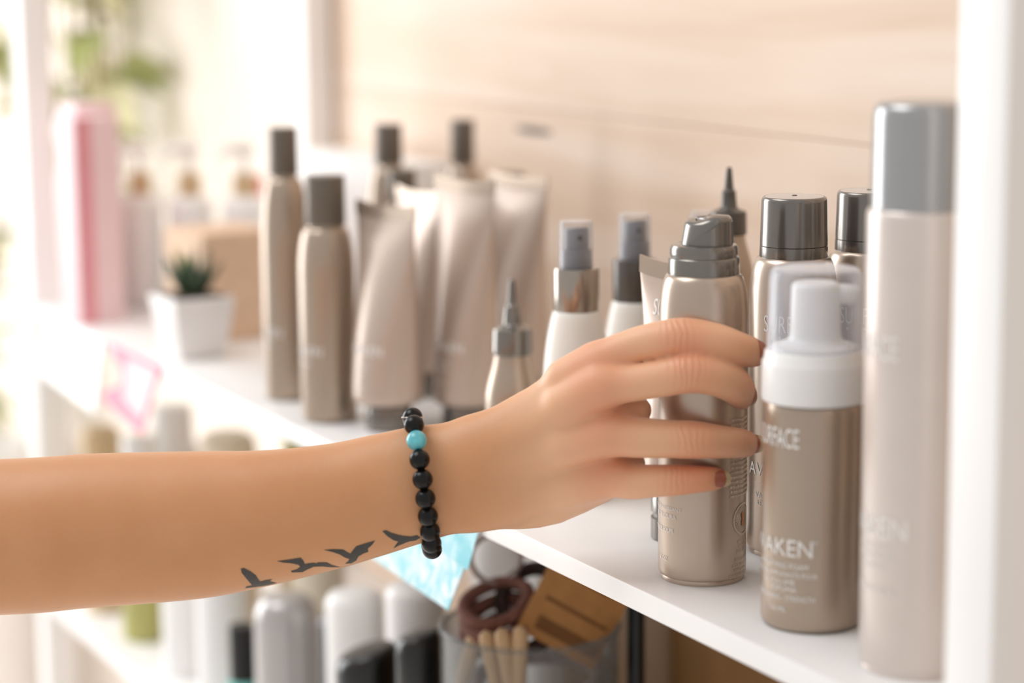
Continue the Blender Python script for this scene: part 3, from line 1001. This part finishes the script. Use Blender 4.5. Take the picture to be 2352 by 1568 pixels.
# kraft card leaning in the jar
t = empty('kraft_card', J(-0.010, -0.018, -0.104), 0, 'brown kraft card with faint print leaning out of the glass jar', 'card')
ux = (R2 * 0.86 - UP * 0.50).normalized()
uy = (R2 * 0.45 + UP * 0.84 - N2 * 0.32).normalized()
uz = ux.cross(uy).normalized()
uy = uz.cross(ux).normalized()
t.rotation_euler = Matrix((ux, uy, uz)).transposed().to_euler()
box('sheet', 0.032, 0.042, 0, 0.064, 0.084, 0.0012, 'kraft', t, 0.0003)
for i, (x, y, wd, hh) in enumerate([(0.034, 0.030, 0.050, 0.003), (0.036, 0.012, 0.050, 0.010), (0.034, 0.052, 0.03, 0.0020)]):
    box('print_line', x, y, 0.00075, wd, hh, 0.0003, 'kraft_ink', t)
v, f = tube_path([(0.028, 0.066, 0.001), (0.048, 0.066, 0.001)], 0.0026, 10)
obj('punched_slot', v, f, 'hair_tie_dark', t, 40)
for i, (u, vv, z, lean, lab) in enumerate([(-0.019, -0.034, -0.108, -0.25, 'wooden peg in front of the kraft card, left one'), (-0.007, -0.036, -0.106, 0.05, 'wooden peg in front of the kraft card, right one'), (-0.030, -0.026, -0.112, -0.35, 'wooden peg near the left rim of the jar'), (-0.040, -0.010, -0.116, 0.5, 'wooden peg half hidden by the left rim of the jar')]):
    d = (UP + R2 * lean * 0.6).normalized()
    c = J(u, vv, z)
    pts = [d * s for s in (-0.055, -0.02, 0.0, 0.006, 0.009)]
    v, f = tube_path(pts, [0.0045, 0.0056, 0.0060, 0.0048, 0.001], 12)
    o = obj('wooden_peg', v, f, 'peg', None, 50, c)
    tag(o, lab, 'peg', 'wooden pegs in the glass jar')


def low_bottle(name, loc, r, h, m, lab, cap=None, capm='black', dome=0.4, cat='bottle', group=None):
    t = empty(name, loc, 0, lab, cat, group)
    hb = h if cap is None else h - cap
    dz = r * dome
    turn('body', [(0, 0), (r - 0.003, 0), (r, 0.003), (r, hb - dz)] + arc(r, hb - dz, r * 0.55, hb, 7)[1:] + [(0, hb)], m, t, 40)
    if cap:
        rc = r * 0.75
        turn('cap', [(rc - 0.001, hb - 0.001), (rc, hb), (rc * 0.97, h - 0.004), (rc * 0.9, h), (0, h + 0.0005)], capm, t, 32)
    return t


def slant_cap_bottle(loc, r, h, rot, lab, group):
    t = empty('slant_cap_bottle', loc, rot, lab, 'bottle', group)
    turn('body', [(0, 0), (r - 0.003, 0), (r, 0.003), (r, h * 0.62), (r * 0.97, h * 0.66), (0, h * 0.66)], 'black', t, 40)
    o = turn('slanted_cap', [(r * 0.97, h * 0.66), (r, h * 0.665), (r * 0.99, h * 0.9)] + arc(r * 0.99, h * 0.92, r * 0.72, h, 6)[1:] + [(0, h + 0.001)], 'black', t, 40)
    for q in o.data.vertices:
        if q.co.z > h * 0.85:
            q.co.z += 0.28 * q.co.x
    v, f = lathe([(0, 0), (0.005, 0.0), (0.005, 0.0006), (0, 0.0006)], 20)
    return t


slant_cap_bottle((-0.444, -0.026, LZ), 0.0250, 0.166, math.radians(62), 'black bottle with slanted cap, lower of the two before the white ones', 'black slant-capped bottles')
slant_cap_bottle((-0.374, -0.014, LZ), 0.0180, 0.196, math.radians(62), 'black bottle with slanted cap standing against the glass jar', 'black slant-capped bottles')
low_bottle('white_jar', (-0.569, 0.018, LZ), 0.0246, 0.176, 'white_pl', 'white round-topped bottle behind the lower black cap', dome=0.5, group='white bottles on the lower shelf')
low_bottle('white_jar', (-0.494, 0.040, LZ), 0.0247, 0.198, 'white_pl', 'white round-topped bottle under the turquoise card', dome=0.4, group='white bottles on the lower shelf')
low_bottle('silver_bottle', (-0.649, -0.012, LZ), 0.0280, 0.156, 'silver', 'silver grey round-shouldered bottle under the bird tattoo', dome=0.9)
low_bottle('grey_bottle', (-0.690, 0.052, LZ), 0.0170, 0.118, 'grey_mid', 'slim grey bottle between the silver one and the white one')
t = low_bottle('squat_bottle', (-0.722, -0.026, LZ), 0.0160, 0.112, 'teal', 'teal bottle with tall black cap on the lower shelf', 0.050, 'black')
low_bottle('black_tube', (-0.259, 0.108, LZ), 0.0066, 0.245, 'black', 'thin black rod standing to the right of the glass jar', dome=0.5, cat='rod')
low_bottle('white_jar', (-0.600, 0.172, LZ), 0.0260, 0.200, 'white_pl', 'white bottle deep on the lower shelf, seen through the upright hair tie', group='white bottles on the lower shelf')
low_bottle('white_jar', (-0.535, 0.185, LZ), 0.0200, 0.196, 'white_pl', 'narrow white bottle deep on the lower shelf behind the kraft card', group='white bottles on the lower shelf')
bx_ = box('shade_block', -0.060, 0.205, LZ + 0.14, 0.67, 0.16, 0.28, 'shade_brown', None, 0.002)  # added block in place of the shaded wall; the shade is its colour
tag(bx_, 'added dark brown block standing for the shaded wall under the shelf below the gripped can', 'box')
for i, (x, y, r, h, m, cap, cm, lab) in enumerate([
    (-0.800, 0.080, 0.026, 0.215, 'cream', 0.05, 'tan', 'cream bottle with tan cap on the lower shelf below the pot'),
    (-0.870, 0.010, 0.026, 0.190, 'white_pl', None, None, 'white bottle on the lower shelf left of the cream one'),
    (-0.900, 0.110, 0.028, 0.240, 'tan', 0.06, 'olive', 'tan bottle with olive cap deep on the lower shelf'),
    (-0.950, 0.000, 0.024, 0.175, 'white_pl', 0.03, 'cream', 'short white bottle with cream cap near the lower shelf edge'),
    (-1.010, 0.070, 0.030, 0.225, 'cream', None, None, 'broad cream bottle below the pink card'),
    (-1.080, 0.000, 0.024, 0.215, 'olive', 0.04, 'white_pl', 'olive bottle with white cap below the pink card'),
    (-1.150, 0.060, 0.030, 0.230, 'white_pl', 0.04, 'white_pl', 'white bottle at the far end of the lower shelf'),
    (-1.200, -0.005, 0.022, 0.205, 'tan', None, None, 'tan bottle beside the far white post')]):
    low_bottle('care_bottle', (x, y, LZ), r, h, m, lab, cap, cm, 0.5, 'bottle', 'blurred bottles on the lower shelf')


# ------------------------------------------------------------------ plants beyond the far posts
def leaf_mesh(name, L, W, m):
    vs, fs = [], []
    ns = 7
    for i in range(ns + 1):
        s = i / ns
        wd = W * math.sin(PI * s ** 0.75) * (1 - 0.15 * s) + 0.001
        for j, q in enumerate((-1, -0.5, 0, 0.5, 1)):
            vs.append((q * wd, s * L, -0.25 * L * s * s + 0.12 * abs(q) * wd))
    for i in range(ns):
        for j in range(4):
            a = i * 5 + j
            fs.append((a, a + 1, a + 6, a + 5))
    me = bpy.data.meshes.new(name)
    me.from_pydata(vs, [], fs)
    me.polygons.foreach_set('use_smooth', [True] * len(fs))
    me.materials.append(M[m])
    return me


LEAF = [leaf_mesh('leaf_a', 0.10, 0.030, 'leaf1'), leaf_mesh('leaf_b', 0.085, 0.026, 'leaf2'), leaf_mesh('leaf_c', 0.11, 0.028, 'leaf3')]


def place_leaf(parent, p, az, el, roll, k, mi):
    o = bpy.data.objects.new('leaf', LEAF[mi])
    COL.objects.link(o)
    o.parent = parent
    o.location = p
    o.rotation_euler = (el, roll, az)
    o.scale = (k, k, k)


def hanging_plant(loc, lab, nstem, ln, spread, weights):
    t = empty('hanging_plant', loc, 0, lab, 'plant')
    turn('hanging_pot', [(0, -0.12), (0.06, -0.12), (0.085, 0.0), (0.09, 0.005), (0.086, 0.005), (0.08, -0.01), (0, -0.01)], 'pot', t, 32)
    v, f = tube_path([(0, 0, -0.01), (0, 0, 1.0)], 0.002, 6)
    obj('cord', v, f, 'stem', t, 40)
    for sidx in range(nstem):
        a = sidx * 2 * PI / nstem + random.uniform(-0.3, 0.3)
        L_ = ln * random.uniform(0.55, 1.0)
        pts = []
        for i in range(9):
            s = i / 8
            pts.append(Vector((math.cos(a) * (0.06 + spread * s ** 0.6), min(0.08, math.sin(a) * (0.06 + spread * s ** 0.6)), 0.02 + 0.05 * math.sin(PI * min(1, s * 1.6)) - L_ * s ** 1.3)))
        v, f = tube_path(pts, 0.0022, 6)
        obj('stem', v, f, 'stem', t, 60)
        for i in range(1, 9):
            for rep in range(1):
                place_leaf(t, pts[i] + Vector((random.uniform(-.01, .01), random.uniform(-.01, .01), 0)), a - PI / 2 + random.uniform(-1.2, 1.2), random.uniform(-1.1, 0.2), random.uniform(-0.6, 0.6), random.uniform(0.6, 1.15), random.choices((0, 1, 2), weights)[0])
    return t


hanging_plant((-1.99, 0.15, 0.58), 'trailing green plant hanging in front of the bright wall at the far end', 18, 0.62, 0.15, (3, 2, 3))
t = empty('floor_plant', (-2.44, 0.12, -1.0), 0, 'leafy plant in a tall white pot beyond the far post', 'plant')
turn('planter', [(0, 0), (0.10, 0), (0.13, 0.02), (0.14, 0.58), (0.145, 0.60), (0.13, 0.60), (0.125, 0.56), (0, 0.56)], 'pot', t, 36)
for sidx in range(9):
    a = sidx * 2.4
    pts = [Vector((math.cos(a) * 0.13 * s, math.sin(a) * 0.09 * s, 0.56 + (0.30 + 0.04 * (sidx % 4)) * s)) for s in (0, 0.25, 0.5, 0.75, 1)]
    v, f = tube_path(pts, 0.003, 6)
    obj('stem', v, f, 'stem', t, 60)
    for p in pts[1:]:
        for rep in range(2):
            place_leaf(t, p, random.uniform(0, 2 * PI), random.uniform(-0.4, 0.7), random.uniform(-0.5, 0.5), random.uniform(0.7, 1.1), random.choices((0, 1, 2), (3, 2, 2))[0])


# ------------------------------------------------------------------ the reaching arm (tables in millimetres, local frame: u along the arm, v up, w outwards)
ARM = [(-644.7, -120.2, 41.8, -4.6, 38), (-460.8, -120.6, 46.4, -0.7, 40), (-304.0, -116.6, 46.5, 3.9, 39), (-252.2, -112.9, 46.0, 4.5, 38), (-187.6, -109.5, 44.1, 5.0, 35), (-148.7, -105.6, 40.8, 6.7, 33), (-109.8, -98.9, 38.0, 8.7, 29), (-83.9, -92.5, 36.9, 10.8, 26), (-63.3, -87.0, 35.8, 12.7, 23.5), (-49.1, -83.7, 34.5, 14.2, 22), (-34.9, -80.8, 33.1, 15.7, 20.5), (-22.1, -78.7, 32.5, 16.9, 19.5), (-9.2, -78.6, 29.6, 18.0, 17.5), (3.6, -79.4, 24.0, 18.9, 14), (16.4, -79.3, 14.9, 19.9, 9), (25.4, -79.9, 6.5, 19.7, 4)]
META = [[(-22.1, -57.6, 19.4, 12), (16.3, -37.8, 28.7, 13), (49.5, -13.6, 42.7, 12.5)], [(-22.0, -68.2, 22.6, 13), (16.3, -48.5, 33.9, 13), (50.6, -26.1, 51.6, 12.5)], [(-22.1, -81.1, 20.5, 14), (16.3, -66.5, 29.9, 13), (52.7, -53.0, 44.0, 12.5)], [(-22.2, -94.5, 13.4, 14), (16.4, -88.3, 20.3, 14), (55.1, -78.5, 29.8, 11.5)], [(-17.2, -95.2, 3.4, 16), (3.6, -95.2, 3.4, 17), (24.4, -92.8, 7.7, 16), (52.5, -83.4, 17.2, 12)], [(49.2, -40.8, 36.1, 12), (61.9, -40.6, 36.2, 10.5), (73.6, -40.1, 35.3, 8)], [(52.1, -69.2, 27.4, 11), (64.8, -71.0, 28.1, 9), (71.2, -71.5, 28.0, 7)], [(49.5, -20.7, 41.5, 10), (61.1, -16.7, 42.2, 8.5)], [(-17.1, -66.5, 6.1, 17), (6.2, -52.2, 4.4, 17), (32.0, -29.9, 14.1, 13)]]
FING = {'index': [(31.4, -21.8, 37.3, 12), (49.4, -13.1, 43.8, 12.2), (68.8, -3.5, 49.4, 10.8), (83.6, 0.3, 53.1, 11.2), (98.5, 2.2, 55.4, 11.6), (116.1, -0.3, 54.0, 11.2), (129.1, -4.0, 49.3, 10.2), (138.0, -6.1, 41.0, 9.0), (141.8, -7.4, 31.8, 7.6)],
 'middle': [(31.2, -36.8, 44.8, 12), (50.6, -26.1, 51.6, 12.4), (68.5, -24.0, 55.9, 10.8), (85.8, -21.0, 57.9, 11), (103.3, -17.5, 58.0, 12.2), (118.6, -20.5, 53.5, 11.5), (129.0, -25.7, 44.7, 10.6), (132.7, -30.0, 34.0, 9.4), (134.0, -32.7, 25.5, 7.8)],
 'ring': [(31.4, -58.5, 39.1, 12), (52.7, -53.9, 44.9, 12.6), (71.4, -55.3, 47.6, 12), (88.9, -56.2, 49.4, 11.2), (105.2, -56.7, 49.9, 11), (119.3, -57.9, 46.7, 9.8), (131.3, -58.9, 40.1, 8.9), (136.6, -59.9, 30.0, 8.0), (138.4, -60.5, 22.9, 6.8)],
 'pinky': [(31.7, -83.4, 25.1, 12), (54.9, -79.4, 32.7, 11.2), (69.4, -81.6, 38.2, 10.4), (83.1, -80.8, 42.3, 9.6), (96.8, -80.2, 44.4, 9.0), (109.4, -79.6, 45.0, 7.8), (116.1, -79.5, 42.5, 7.2), (119.5, -79.5, 38.6, 6.2)],
 'thumb': [(-12.0, -63.9, 4.5, 15), (14.1, -44.7, -2.3, 13.5), (40.5, -31.8, -10.2, 12), (64.4, -25.3, -15.1, 10.6), (76.1, -23.2, -13.7, 9.8), (85.5, -22.0, -7.6, 8.2)]}
BIRDS = [[(-158.4, -132.7), (-156.6, -132.4), (-153.0, -134.5), (-150.2, -137.1), (-148.8, -140.5), (-148.0, -141.3), (-144.9, -140.5), (-141.0, -140.0), (-142.9, -141.3), (-139.3, -142.9), (-144.2, -144.2), (-149.1, -145.0), (-157.6, -145.8), (-156.8, -144.5), (-153.2, -143.9), (-154.7, -141.1), (-156.4, -138.2), (-158.2, -135.1)], [(-137.5, -128.3), (-130.3, -127.5), (-123.6, -126.4), (-122.1, -128.3), (-121.4, -130.6), (-119.1, -130.1), (-116.0, -129.8), (-114.7, -130.4), (-113.9, -129.6), (-108.8, -129.8), (-106.0, -131.7), (-101.4, -133.5), (-106.8, -133.2), (-111.4, -132.4), (-116.5, -132.4), (-120.7, -134.3), (-123.3, -135.8), (-129.4, -135.8), (-129.9, -134.8), (-126.3, -133.8), (-124.2, -132.2), (-125.2, -130.9), (-129.3, -129.8), (-133.7, -129.3)], [(-110.2, -121.8), (-104.1, -121.5), (-98.9, -121.8), (-96.4, -123.6), (-94.9, -124.6), (-93.3, -122.5), (-91.2, -119.9), (-86.6, -118.4), (-80.2, -116.6), (-82.0, -119.2), (-84.6, -121.5), (-84.4, -123.6), (-87.2, -124.6), (-90.3, -126.4), (-91.9, -129.3), (-95.0, -131.1), (-98.5, -131.1), (-96.5, -129.6), (-95.7, -127.8), (-97.7, -127.2), (-101.5, -124.6), (-105.4, -123.1)], [(-75.8, -110.8), (-73.7, -110.3), (-70.7, -111.9), (-66.8, -113.2), (-63.5, -114.0), (-59.2, -114.5), (-55.8, -113.7), (-53.8, -115.3), (-56.6, -117.1), (-60.5, -117.6), (-63.0, -118.6), (-66.1, -119.9), (-69.7, -121.8), (-68.2, -119.4), (-66.6, -117.6), (-69.4, -116.6), (-72.7, -114.2)]]

S_ = 0.0015
ARM_M = Matrix.Translation((-0.07287, -0.08898, 0.13923)) @ Matrix((AX_R, AX_U, AX_N)).transposed().to_4x4()


def catmull(nodes, sub=4):
    P = np.array(nodes, float)
    P = np.vstack([2 * P[0] - P[1], P, 2 * P[-1] - P[-2]])
    out = []
    for i in range(1, len(P) - 2):
        for j in range(sub):
            t = j / sub
            a, b, c, d = P[i - 1], P[i], P[i + 1], P[i + 2]
            out.append(0.5 * (2 * b + (c - a) * t + (2 * a - 5 * b + 4 * c - d) * t * t + (3 * b - a - 3 * c + d) * t ** 3))
    out.append(P[-2])
    return np.array(out)


def sd_chain(X, nodes, sub=3):
    C = catmull(nodes, sub) / 1000.0
    best = None
    for A, B in zip(C[:-1], C[1:]):
        ab = B[:3] - A[:3]
        L2 = max(1e-12, float(ab @ ab))
        t = ((X[0] - A[0]) * ab[0] + (X[1] - A[1]) * ab[1] + (X[2] - A[2]) * ab[2]) / np.float32(L2)
        t = np.clip(t, 0, 1)
        d = np.sqrt((X[0] - A[0] - ab[0] * t) ** 2 + (X[1] - A[1] - ab[1] * t) ** 2 + (X[2] - A[2] - ab[2] * t) ** 2) - (A[3] + (B[3] - A[3]) * t)
        d = d.astype(np.float32)
        best = d if best is None else np.minimum(best, d)
    return best


def smin(a, b, k):
    h = np.clip(0.5 + 0.5 * (b - a) / k, 0, 1)
    return b + (a - b) * h - k * h * (1 - h)


AT = catmull(ARM, 6)
AT = AT[np.argsort(AT[:, 0])] / 1000.0


def sd_arm(X):
    u = X[0]
    cv, h, cw, kk = (np.interp(u, AT[:, 0], AT[:, i]).astype(np.float32) for i in (1, 2, 3, 4))
    a, b = (X[1] - cv) / h, (X[2] - cw) / kk
    q = np.sqrt(a * a + b * b) + 1e-6
    d = (q - 1) * (h * kk) / np.sqrt((h * b / q) ** 2 + (kk * a / q) ** 2 + 1e-12)
    d = np.where(q < 0.3, -0.5 * np.minimum(h, kk), d)
    e = np.maximum(u - AT[-1, 0], AT[0, 0] - u)
    return np.maximum(d, e).astype(np.float32)


def sd_all(X):
    palm = sd_arm(X)
    hand = sd_chain(X, META[0], 2)
    for q in META[1:]:
        hand = smin(hand, sd_chain(X, q, 2), np.float32(0.007))
    palm = smin(palm, hand, np.float32(0.012))
    res = palm
    for nm, nodes in FING.items():
        res = np.minimum(res, smin(palm, sd_chain(X, nodes, 3), np.float32(0.010 if nm == 'thumb' else 0.006)))
    return res


U0, U1, V0, V1, W0, W1 = -0.645, 0.162, -0.180, 0.024, -0.052, 0.082
gu = np.arange(U0, U1, S_, dtype=np.float32)
gv = np.arange(V0, V1, S_, dtype=np.float32)
gw = np.arange(W0, W1, S_, dtype=np.float32)
FLD = np.empty((len(gu), len(gv), len(gw)), np.float32)
isplit = int((-0.060 - U0) / S_)
G = np.meshgrid(gu[:isplit], gv, gw, indexing='ij')
FLD[:isplit] = sd_arm(G)
for i0 in range(isplit, len(gu), 48):
    G = np.meshgrid(gu[i0:i0 + 48], gv, gw, indexing='ij')
    FLD[i0:i0 + 48] = sd_all(G)
FLD[0] = 0.01


def surface_nets(Fd, o, s):
    nx, ny, nz = Fd.shape
    ins = Fd < 0
    c = np.zeros((nx - 1, ny - 1, nz - 1), np.int8)
    for a in (0, 1):
        for b in (0, 1):
            for d in (0, 1):
                c += ins[a:nx - 1 + a, b:ny - 1 + b, d:nz - 1 + d]
    act = (c > 0) & (c < 8)
    idx = np.full(act.shape, -1, np.int64)
    cells = np.argwhere(act)
    idx[act] = np.arange(len(cells))
    acc = np.zeros((len(cells), 3))
    cnt = np.zeros(len(cells))
    offs = [(a, b, d) for a in (0, 1) for b in (0, 1) for d in (0, 1)]
    for p in offs:
        for ax in range(3):
            if p[ax]:
                continue
            q = list(p)
            q[ax] = 1
            f0 = Fd[cells[:, 0] + p[0], cells[:, 1] + p[1], cells[:, 2] + p[2]]
            f1 = Fd[cells[:, 0] + q[0], cells[:, 1] + q[1], cells[:, 2] + q[2]]
            m_ = (f0 < 0) != (f1 < 0)
            t = np.where(m_, f0 / np.where(m_, f0 - f1, 1), 0)
            pt = np.array(p, float)[None, :].repeat(len(cells), 0)
            pt[:, ax] += t
            acc[m_] += pt[m_]
            cnt[m_] += 1
    V = (cells + acc / cnt[:, None]) * s + np.array(o)
    quads = []
    for ax in range(3):
        sl0 = [slice(None)] * 3
        sl1 = [slice(None)] * 3
        sl0[ax] = slice(0, -1)
        sl1[ax] = slice(1, None)
        A, B = ins[tuple(sl0)], ins[tuple(sl1)]
        e = np.argwhere(A != B)
        b_, c_ = (ax + 1) % 3, (ax + 2) % 3
        ok = (e[:, b_] > 0) & (e[:, c_] > 0) & (e[:, b_] < Fd.shape[b_] - 1) & (e[:, c_] < Fd.shape[c_] - 1)
        e = e[ok]
        fl = A[tuple(e.T)]

        def g(db, dc):
            k_ = e.copy()
            k_[:, b_] -= db
            k_[:, c_] -= dc
            return idx[tuple(k_.T)]
        q = np.stack([g(1, 1), g(0, 1), g(0, 0), g(1, 0)], 1)
        q[~fl] = q[~fl][:, ::-1]
        quads.append(q)
    return V, np.vstack(quads)


HV, HF = surface_nets(FLD, (U0, V0, W0), S_)
for it in range(3):  # light smoothing
    acc = np.zeros_like(HV)
    cnt = np.zeros(len(HV))
    for a, b in ((0, 1), (1, 2), (2, 3), (3, 0)):
        np.add.at(acc, HF[:, a], HV[HF[:, b]])
        np.add.at(cnt, HF[:, a], 1)
    HV = 0.5 * HV + 0.5 * acc / np.maximum(cnt, 1)[:, None]
me = bpy.data.meshes.new('person')
me.vertices.add(len(HV))
me.vertices.foreach_set('co', HV.astype(np.float32).ravel())
me.loops.add(HF.size)
me.polygons.add(len(HF))
me.loops.foreach_set('vertex_index', HF.astype(np.int32).ravel())
me.polygons.foreach_set('loop_start', np.arange(0, HF.size, 4, dtype=np.int32))
me.polygons.foreach_set('loop_total', np.full(len(HF), 4, np.int32))
me.polygons.foreach_set('use_smooth', np.ones(len(HF), bool))
me.update(calc_edges=True)
me.validate()
red = np.zeros(len(HV))
for nm, nodes in FING.items():
    P = np.array(nodes)[:, :3] / 1000
    spots = [(1, 0.007, 0.45), (4, 0.005, 0.6), (-1, 0.006, 0.6), (-3, 0.004, 0.35)]
    for i, s_, wt in spots:
        if nm == 'thumb' and i == 4:
            continue
        red += wt * np.exp(-((HV - P[i]) ** 2).sum(1) / (2 * (s_ + np.array(nodes)[i, 3] / 2000) ** 2))
red = np.clip(red, 0, 0.75)
cre = np.zeros(len(HV))
for nm in ('index', 'middle', 'ring', 'pinky'):
    P = np.array(FING[nm])[4, :4] / 1000
    Q = P[:3] + np.array((-0.004, 0.25 * P[3], 0.75 * P[3]))
    cre += (1.0 if nm in ('index', 'middle') else 0.6) * np.exp(-((HV - Q) ** 2).sum(1) / (2 * 0.0062 ** 2))
cat_ = me.attributes.new('crease', 'FLOAT', 'POINT')
cat_.data.foreach_set('value', np.clip(cre, 0, 1).astype(np.float32))
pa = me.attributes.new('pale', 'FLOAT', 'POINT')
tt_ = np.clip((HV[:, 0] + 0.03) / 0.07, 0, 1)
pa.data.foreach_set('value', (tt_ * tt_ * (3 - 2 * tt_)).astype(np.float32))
at_ = me.attributes.new('redness', 'FLOAT', 'POINT')
at_.data.foreach_set('value', red.astype(np.float32))
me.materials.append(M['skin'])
arm = bpy.data.objects.new('person', me)
COL.objects.link(arm)
arm.matrix_world = ARM_M
tag(arm, 'bare right arm reaching in from the left, hand gripping the mousse can', 'person')


def surf_w(u, v):
    # outermost skin height above (u, v)
    ws = np.linspace(W1, W0, 260, dtype=np.float32)
    U_ = np.full_like(ws, u)
    V_ = np.full_like(ws, v)
    d = sd_arm((U_, V_, ws)) if u < -0.06 else sd_all((U_, V_, ws))
    i = np.argmax(d < 0)
    if not (d < 0).any():
        return None
    t = d[i - 1] / (d[i - 1] - d[i])
    return float(ws[i - 1] + (ws[i] - ws[i - 1]) * t)


for poly in BIRDS:
    bm = bmesh.new()
    vs = [bm.verts.new((x / 1000, y / 1000, 0)) for x, y in poly]
    bm.faces.new(vs)
    bmesh.ops.triangulate(bm, faces=list(bm.faces))
    for it in range(3):
        bmesh.ops.subdivide_edges(bm, edges=[e for e in bm.edges if e.calc_length() > 0.0016], cuts=1, use_grid_fill=False)
        bmesh.ops.triangulate(bm, faces=list(bm.faces))
    last = 0.03
    for q in bm.verts:
        wv = surf_w(q.co.x, q.co.y)
        if wv is None:
            cv, h, cw, kk = (float(np.interp(q.co.x, AT[:, 0], AT[:, i])) for i in (1, 2, 3, 4))
            q.co.y = cv - h * 0.995
            wv = cw
        q.co.z = wv + 0.00022
    me = bpy.data.meshes.new('tattoo')
    bm.normal_update()
    bm.to_mesh(me)
    bm.free()
    me.polygons.foreach_set('use_smooth', [True] * len(me.polygons))
    me.materials.append(M['tattoo'])
    o = bpy.data.objects.new('tattoo', me)
    COL.objects.link(o)
    o.parent = arm
    o['label'] = 'dark bird tattoo'


def nail(tipnode, prevnode, dirv, dors, wd, ln, back):
    d = Vector(dirv).normalized()
    n = Vector(dors)
    n = (n - d * n.dot(d)).normalized()
    s = d.cross(n).normalized()
    c = Vector(prevnode[:3]) / 1000
    r = prevnode[3] / 1000
    for name, m_, a0, a1 in (('fingernail', 'nail', 0.0, 0.68), ('nail_edge', 'nail_tip', 0.66, 1.0)):
        vs, fs = [], []
        na, nb = 8, 8
        for lay in (0, 1):
            for i in range(na + 1):
                q = a0 + (a1 - a0) * i / na
                wf = 1.0 if q < 0.72 else math.sqrt(max(0.02, 1 - ((q - 0.72) / 0.30) ** 2))
                if q < 0.35:
                    wf = math.sqrt(max(0.02, 1 - ((0.35 - q) / 0.355) ** 2))
                for j in range(nb + 1):
                    ph = math.radians(62) * (2 * j / nb - 1) * wf
                    rr = wd * (1.0 + (0.03 if name == 'fingernail' else 0.0)) - lay * 0.0005
                    p = c + d * (-back + ln * q) + s * math.sin(ph) * rr + n * (math.cos(ph) * rr + (r - wd) + 0.0005 - 0.0010 * q * q)
                    vs.append(p)
        k_ = (na + 1) * (nb + 1)
        for lay in (0, 1):
            for i in range(na):
                for j in range(nb):
                    a = lay * k_ + i * (nb + 1) + j
                    f = (a, a + 1, a + nb + 2, a + nb + 1)
                    fs.append(f if lay == 0 else f[::-1])
        edge = [i * (nb + 1) for i in range(na + 1)] + [na * (nb + 1) + j for j in range(1, nb + 1)] + [i * (nb + 1) + nb for i in range(na - 1, -1, -1)] + [j for j in range(nb - 1, 0, -1)]
        for a, b in zip(edge, edge[1:] + edge[:1]):
            fs.append((a, b, b + k_, a + k_))
        o_ = obj(name, vs, fs, m_, arm if name == 'fingernail' else o_, 60)


for nm, dv, dn, wd, ln, back in (('index', (0.5, -0.1, -0.85), (0.6, 0.25, 0.76), 0.0068, 0.0140, 0.0050), ('middle', (0.25, -0.25, -0.93), (0.85, 0.05, 0.5), 0.0068, 0.0150, 0.0040),
                                 ('ring', (0.8, 0.0, -0.6), (0.6, 0, 0.8), 0.0060, 0.0125, 0.0040), ('pinky', (0.86, 0.0, -0.5), (0.5, 0, 0.86), 0.0054, 0.0120, 0.0034), ('thumb', (0.9, 0.0, 0.4), (0.3, 0, -0.95), 0.0072, 0.0165, 0.0060)):
    nail(FING[nm][-1], FING[nm][-2], dv, dn, wd, ln, back)

# bracelet: beads on an elastic cord round the wrist
bc = Vector((-0.0532, -0.0841, 0.0141))
bu = Vector((-0.0055, 0.0395, 0.0066))
bu2 = Vector((0.002, 0.0, 0.0292))
ang = np.linspace(0, 2 * PI, 721)
pp = np.array([bc + bu * math.cos(a) + bu2 * math.sin(a) for a in ang])
ls = np.concatenate([[0], np.cumsum(np.linalg.norm(np.diff(pp, axis=0), axis=1))])
NB = int(round(ls[-1] / 0.0116))
br = empty('bracelet', (0, 0, 0), 0, 'black bead bracelet with one turquoise bead round the wrist', 'bracelet')
br.matrix_world = ARM_M
v, f = lathe([(0.0012, -0.00585), (0.0022, -0.0057)] + [(0.0060 * math.cos(t), 0.0060 * math.sin(t)) for t in np.linspace(-1.15, 1.15, 15)] + [(0.0022, 0.0057), (0.0012, 0.00585)], 28)
v = [Vector(p) for p in v]
bead_me = {}
for i in range(NB):
    a = float(np.interp((i + 0.15) * ls[-1] / NB, ls, ang))
    p = bc + bu * math.cos(a) + bu2 * math.sin(a)
    tg = (bu * -math.sin(a) + bu2 * math.cos(a)).normalized()
    mn = 'turq' if i == 2 else 'black_bead'
    if mn not in bead_me:
        o = obj('bead', v, f, mn, br, 60)
        bead_me[mn] = o.data
    else:
        o = bpy.data.objects.new('bead', bead_me[mn])
        COL.objects.link(o)
        o.parent = br
    if mn == 'turq':
        o['label'] = 'turquoise stone bead'
    o.location = p
    o.rotation_euler = tg.to_track_quat('Z', 'Y').to_euler()
cv_, cf_ = tube_path([bc + bu * math.cos(a) + bu2 * math.sin(a) for a in ang[:-1:10]], 0.0009, 6, True)
obj('cord', cv_, cf_, 'cord', br, 60)
a = float(np.interp(0.15 * ls[-1] / NB, ls, ang))
p0 = bc + bu * math.cos(a) + bu2 * math.sin(a)
cv_, cf_ = tube_path([p0 + Vector((math.cos(q) * 0.0064, 0.0, math.sin(q) * 0.0064)) for q in np.linspace(0, 2 * PI, 24, endpoint=False)], 0.0004, 6, True)
obj('wire_ring', cv_, cf_, 'wire', br, 60)
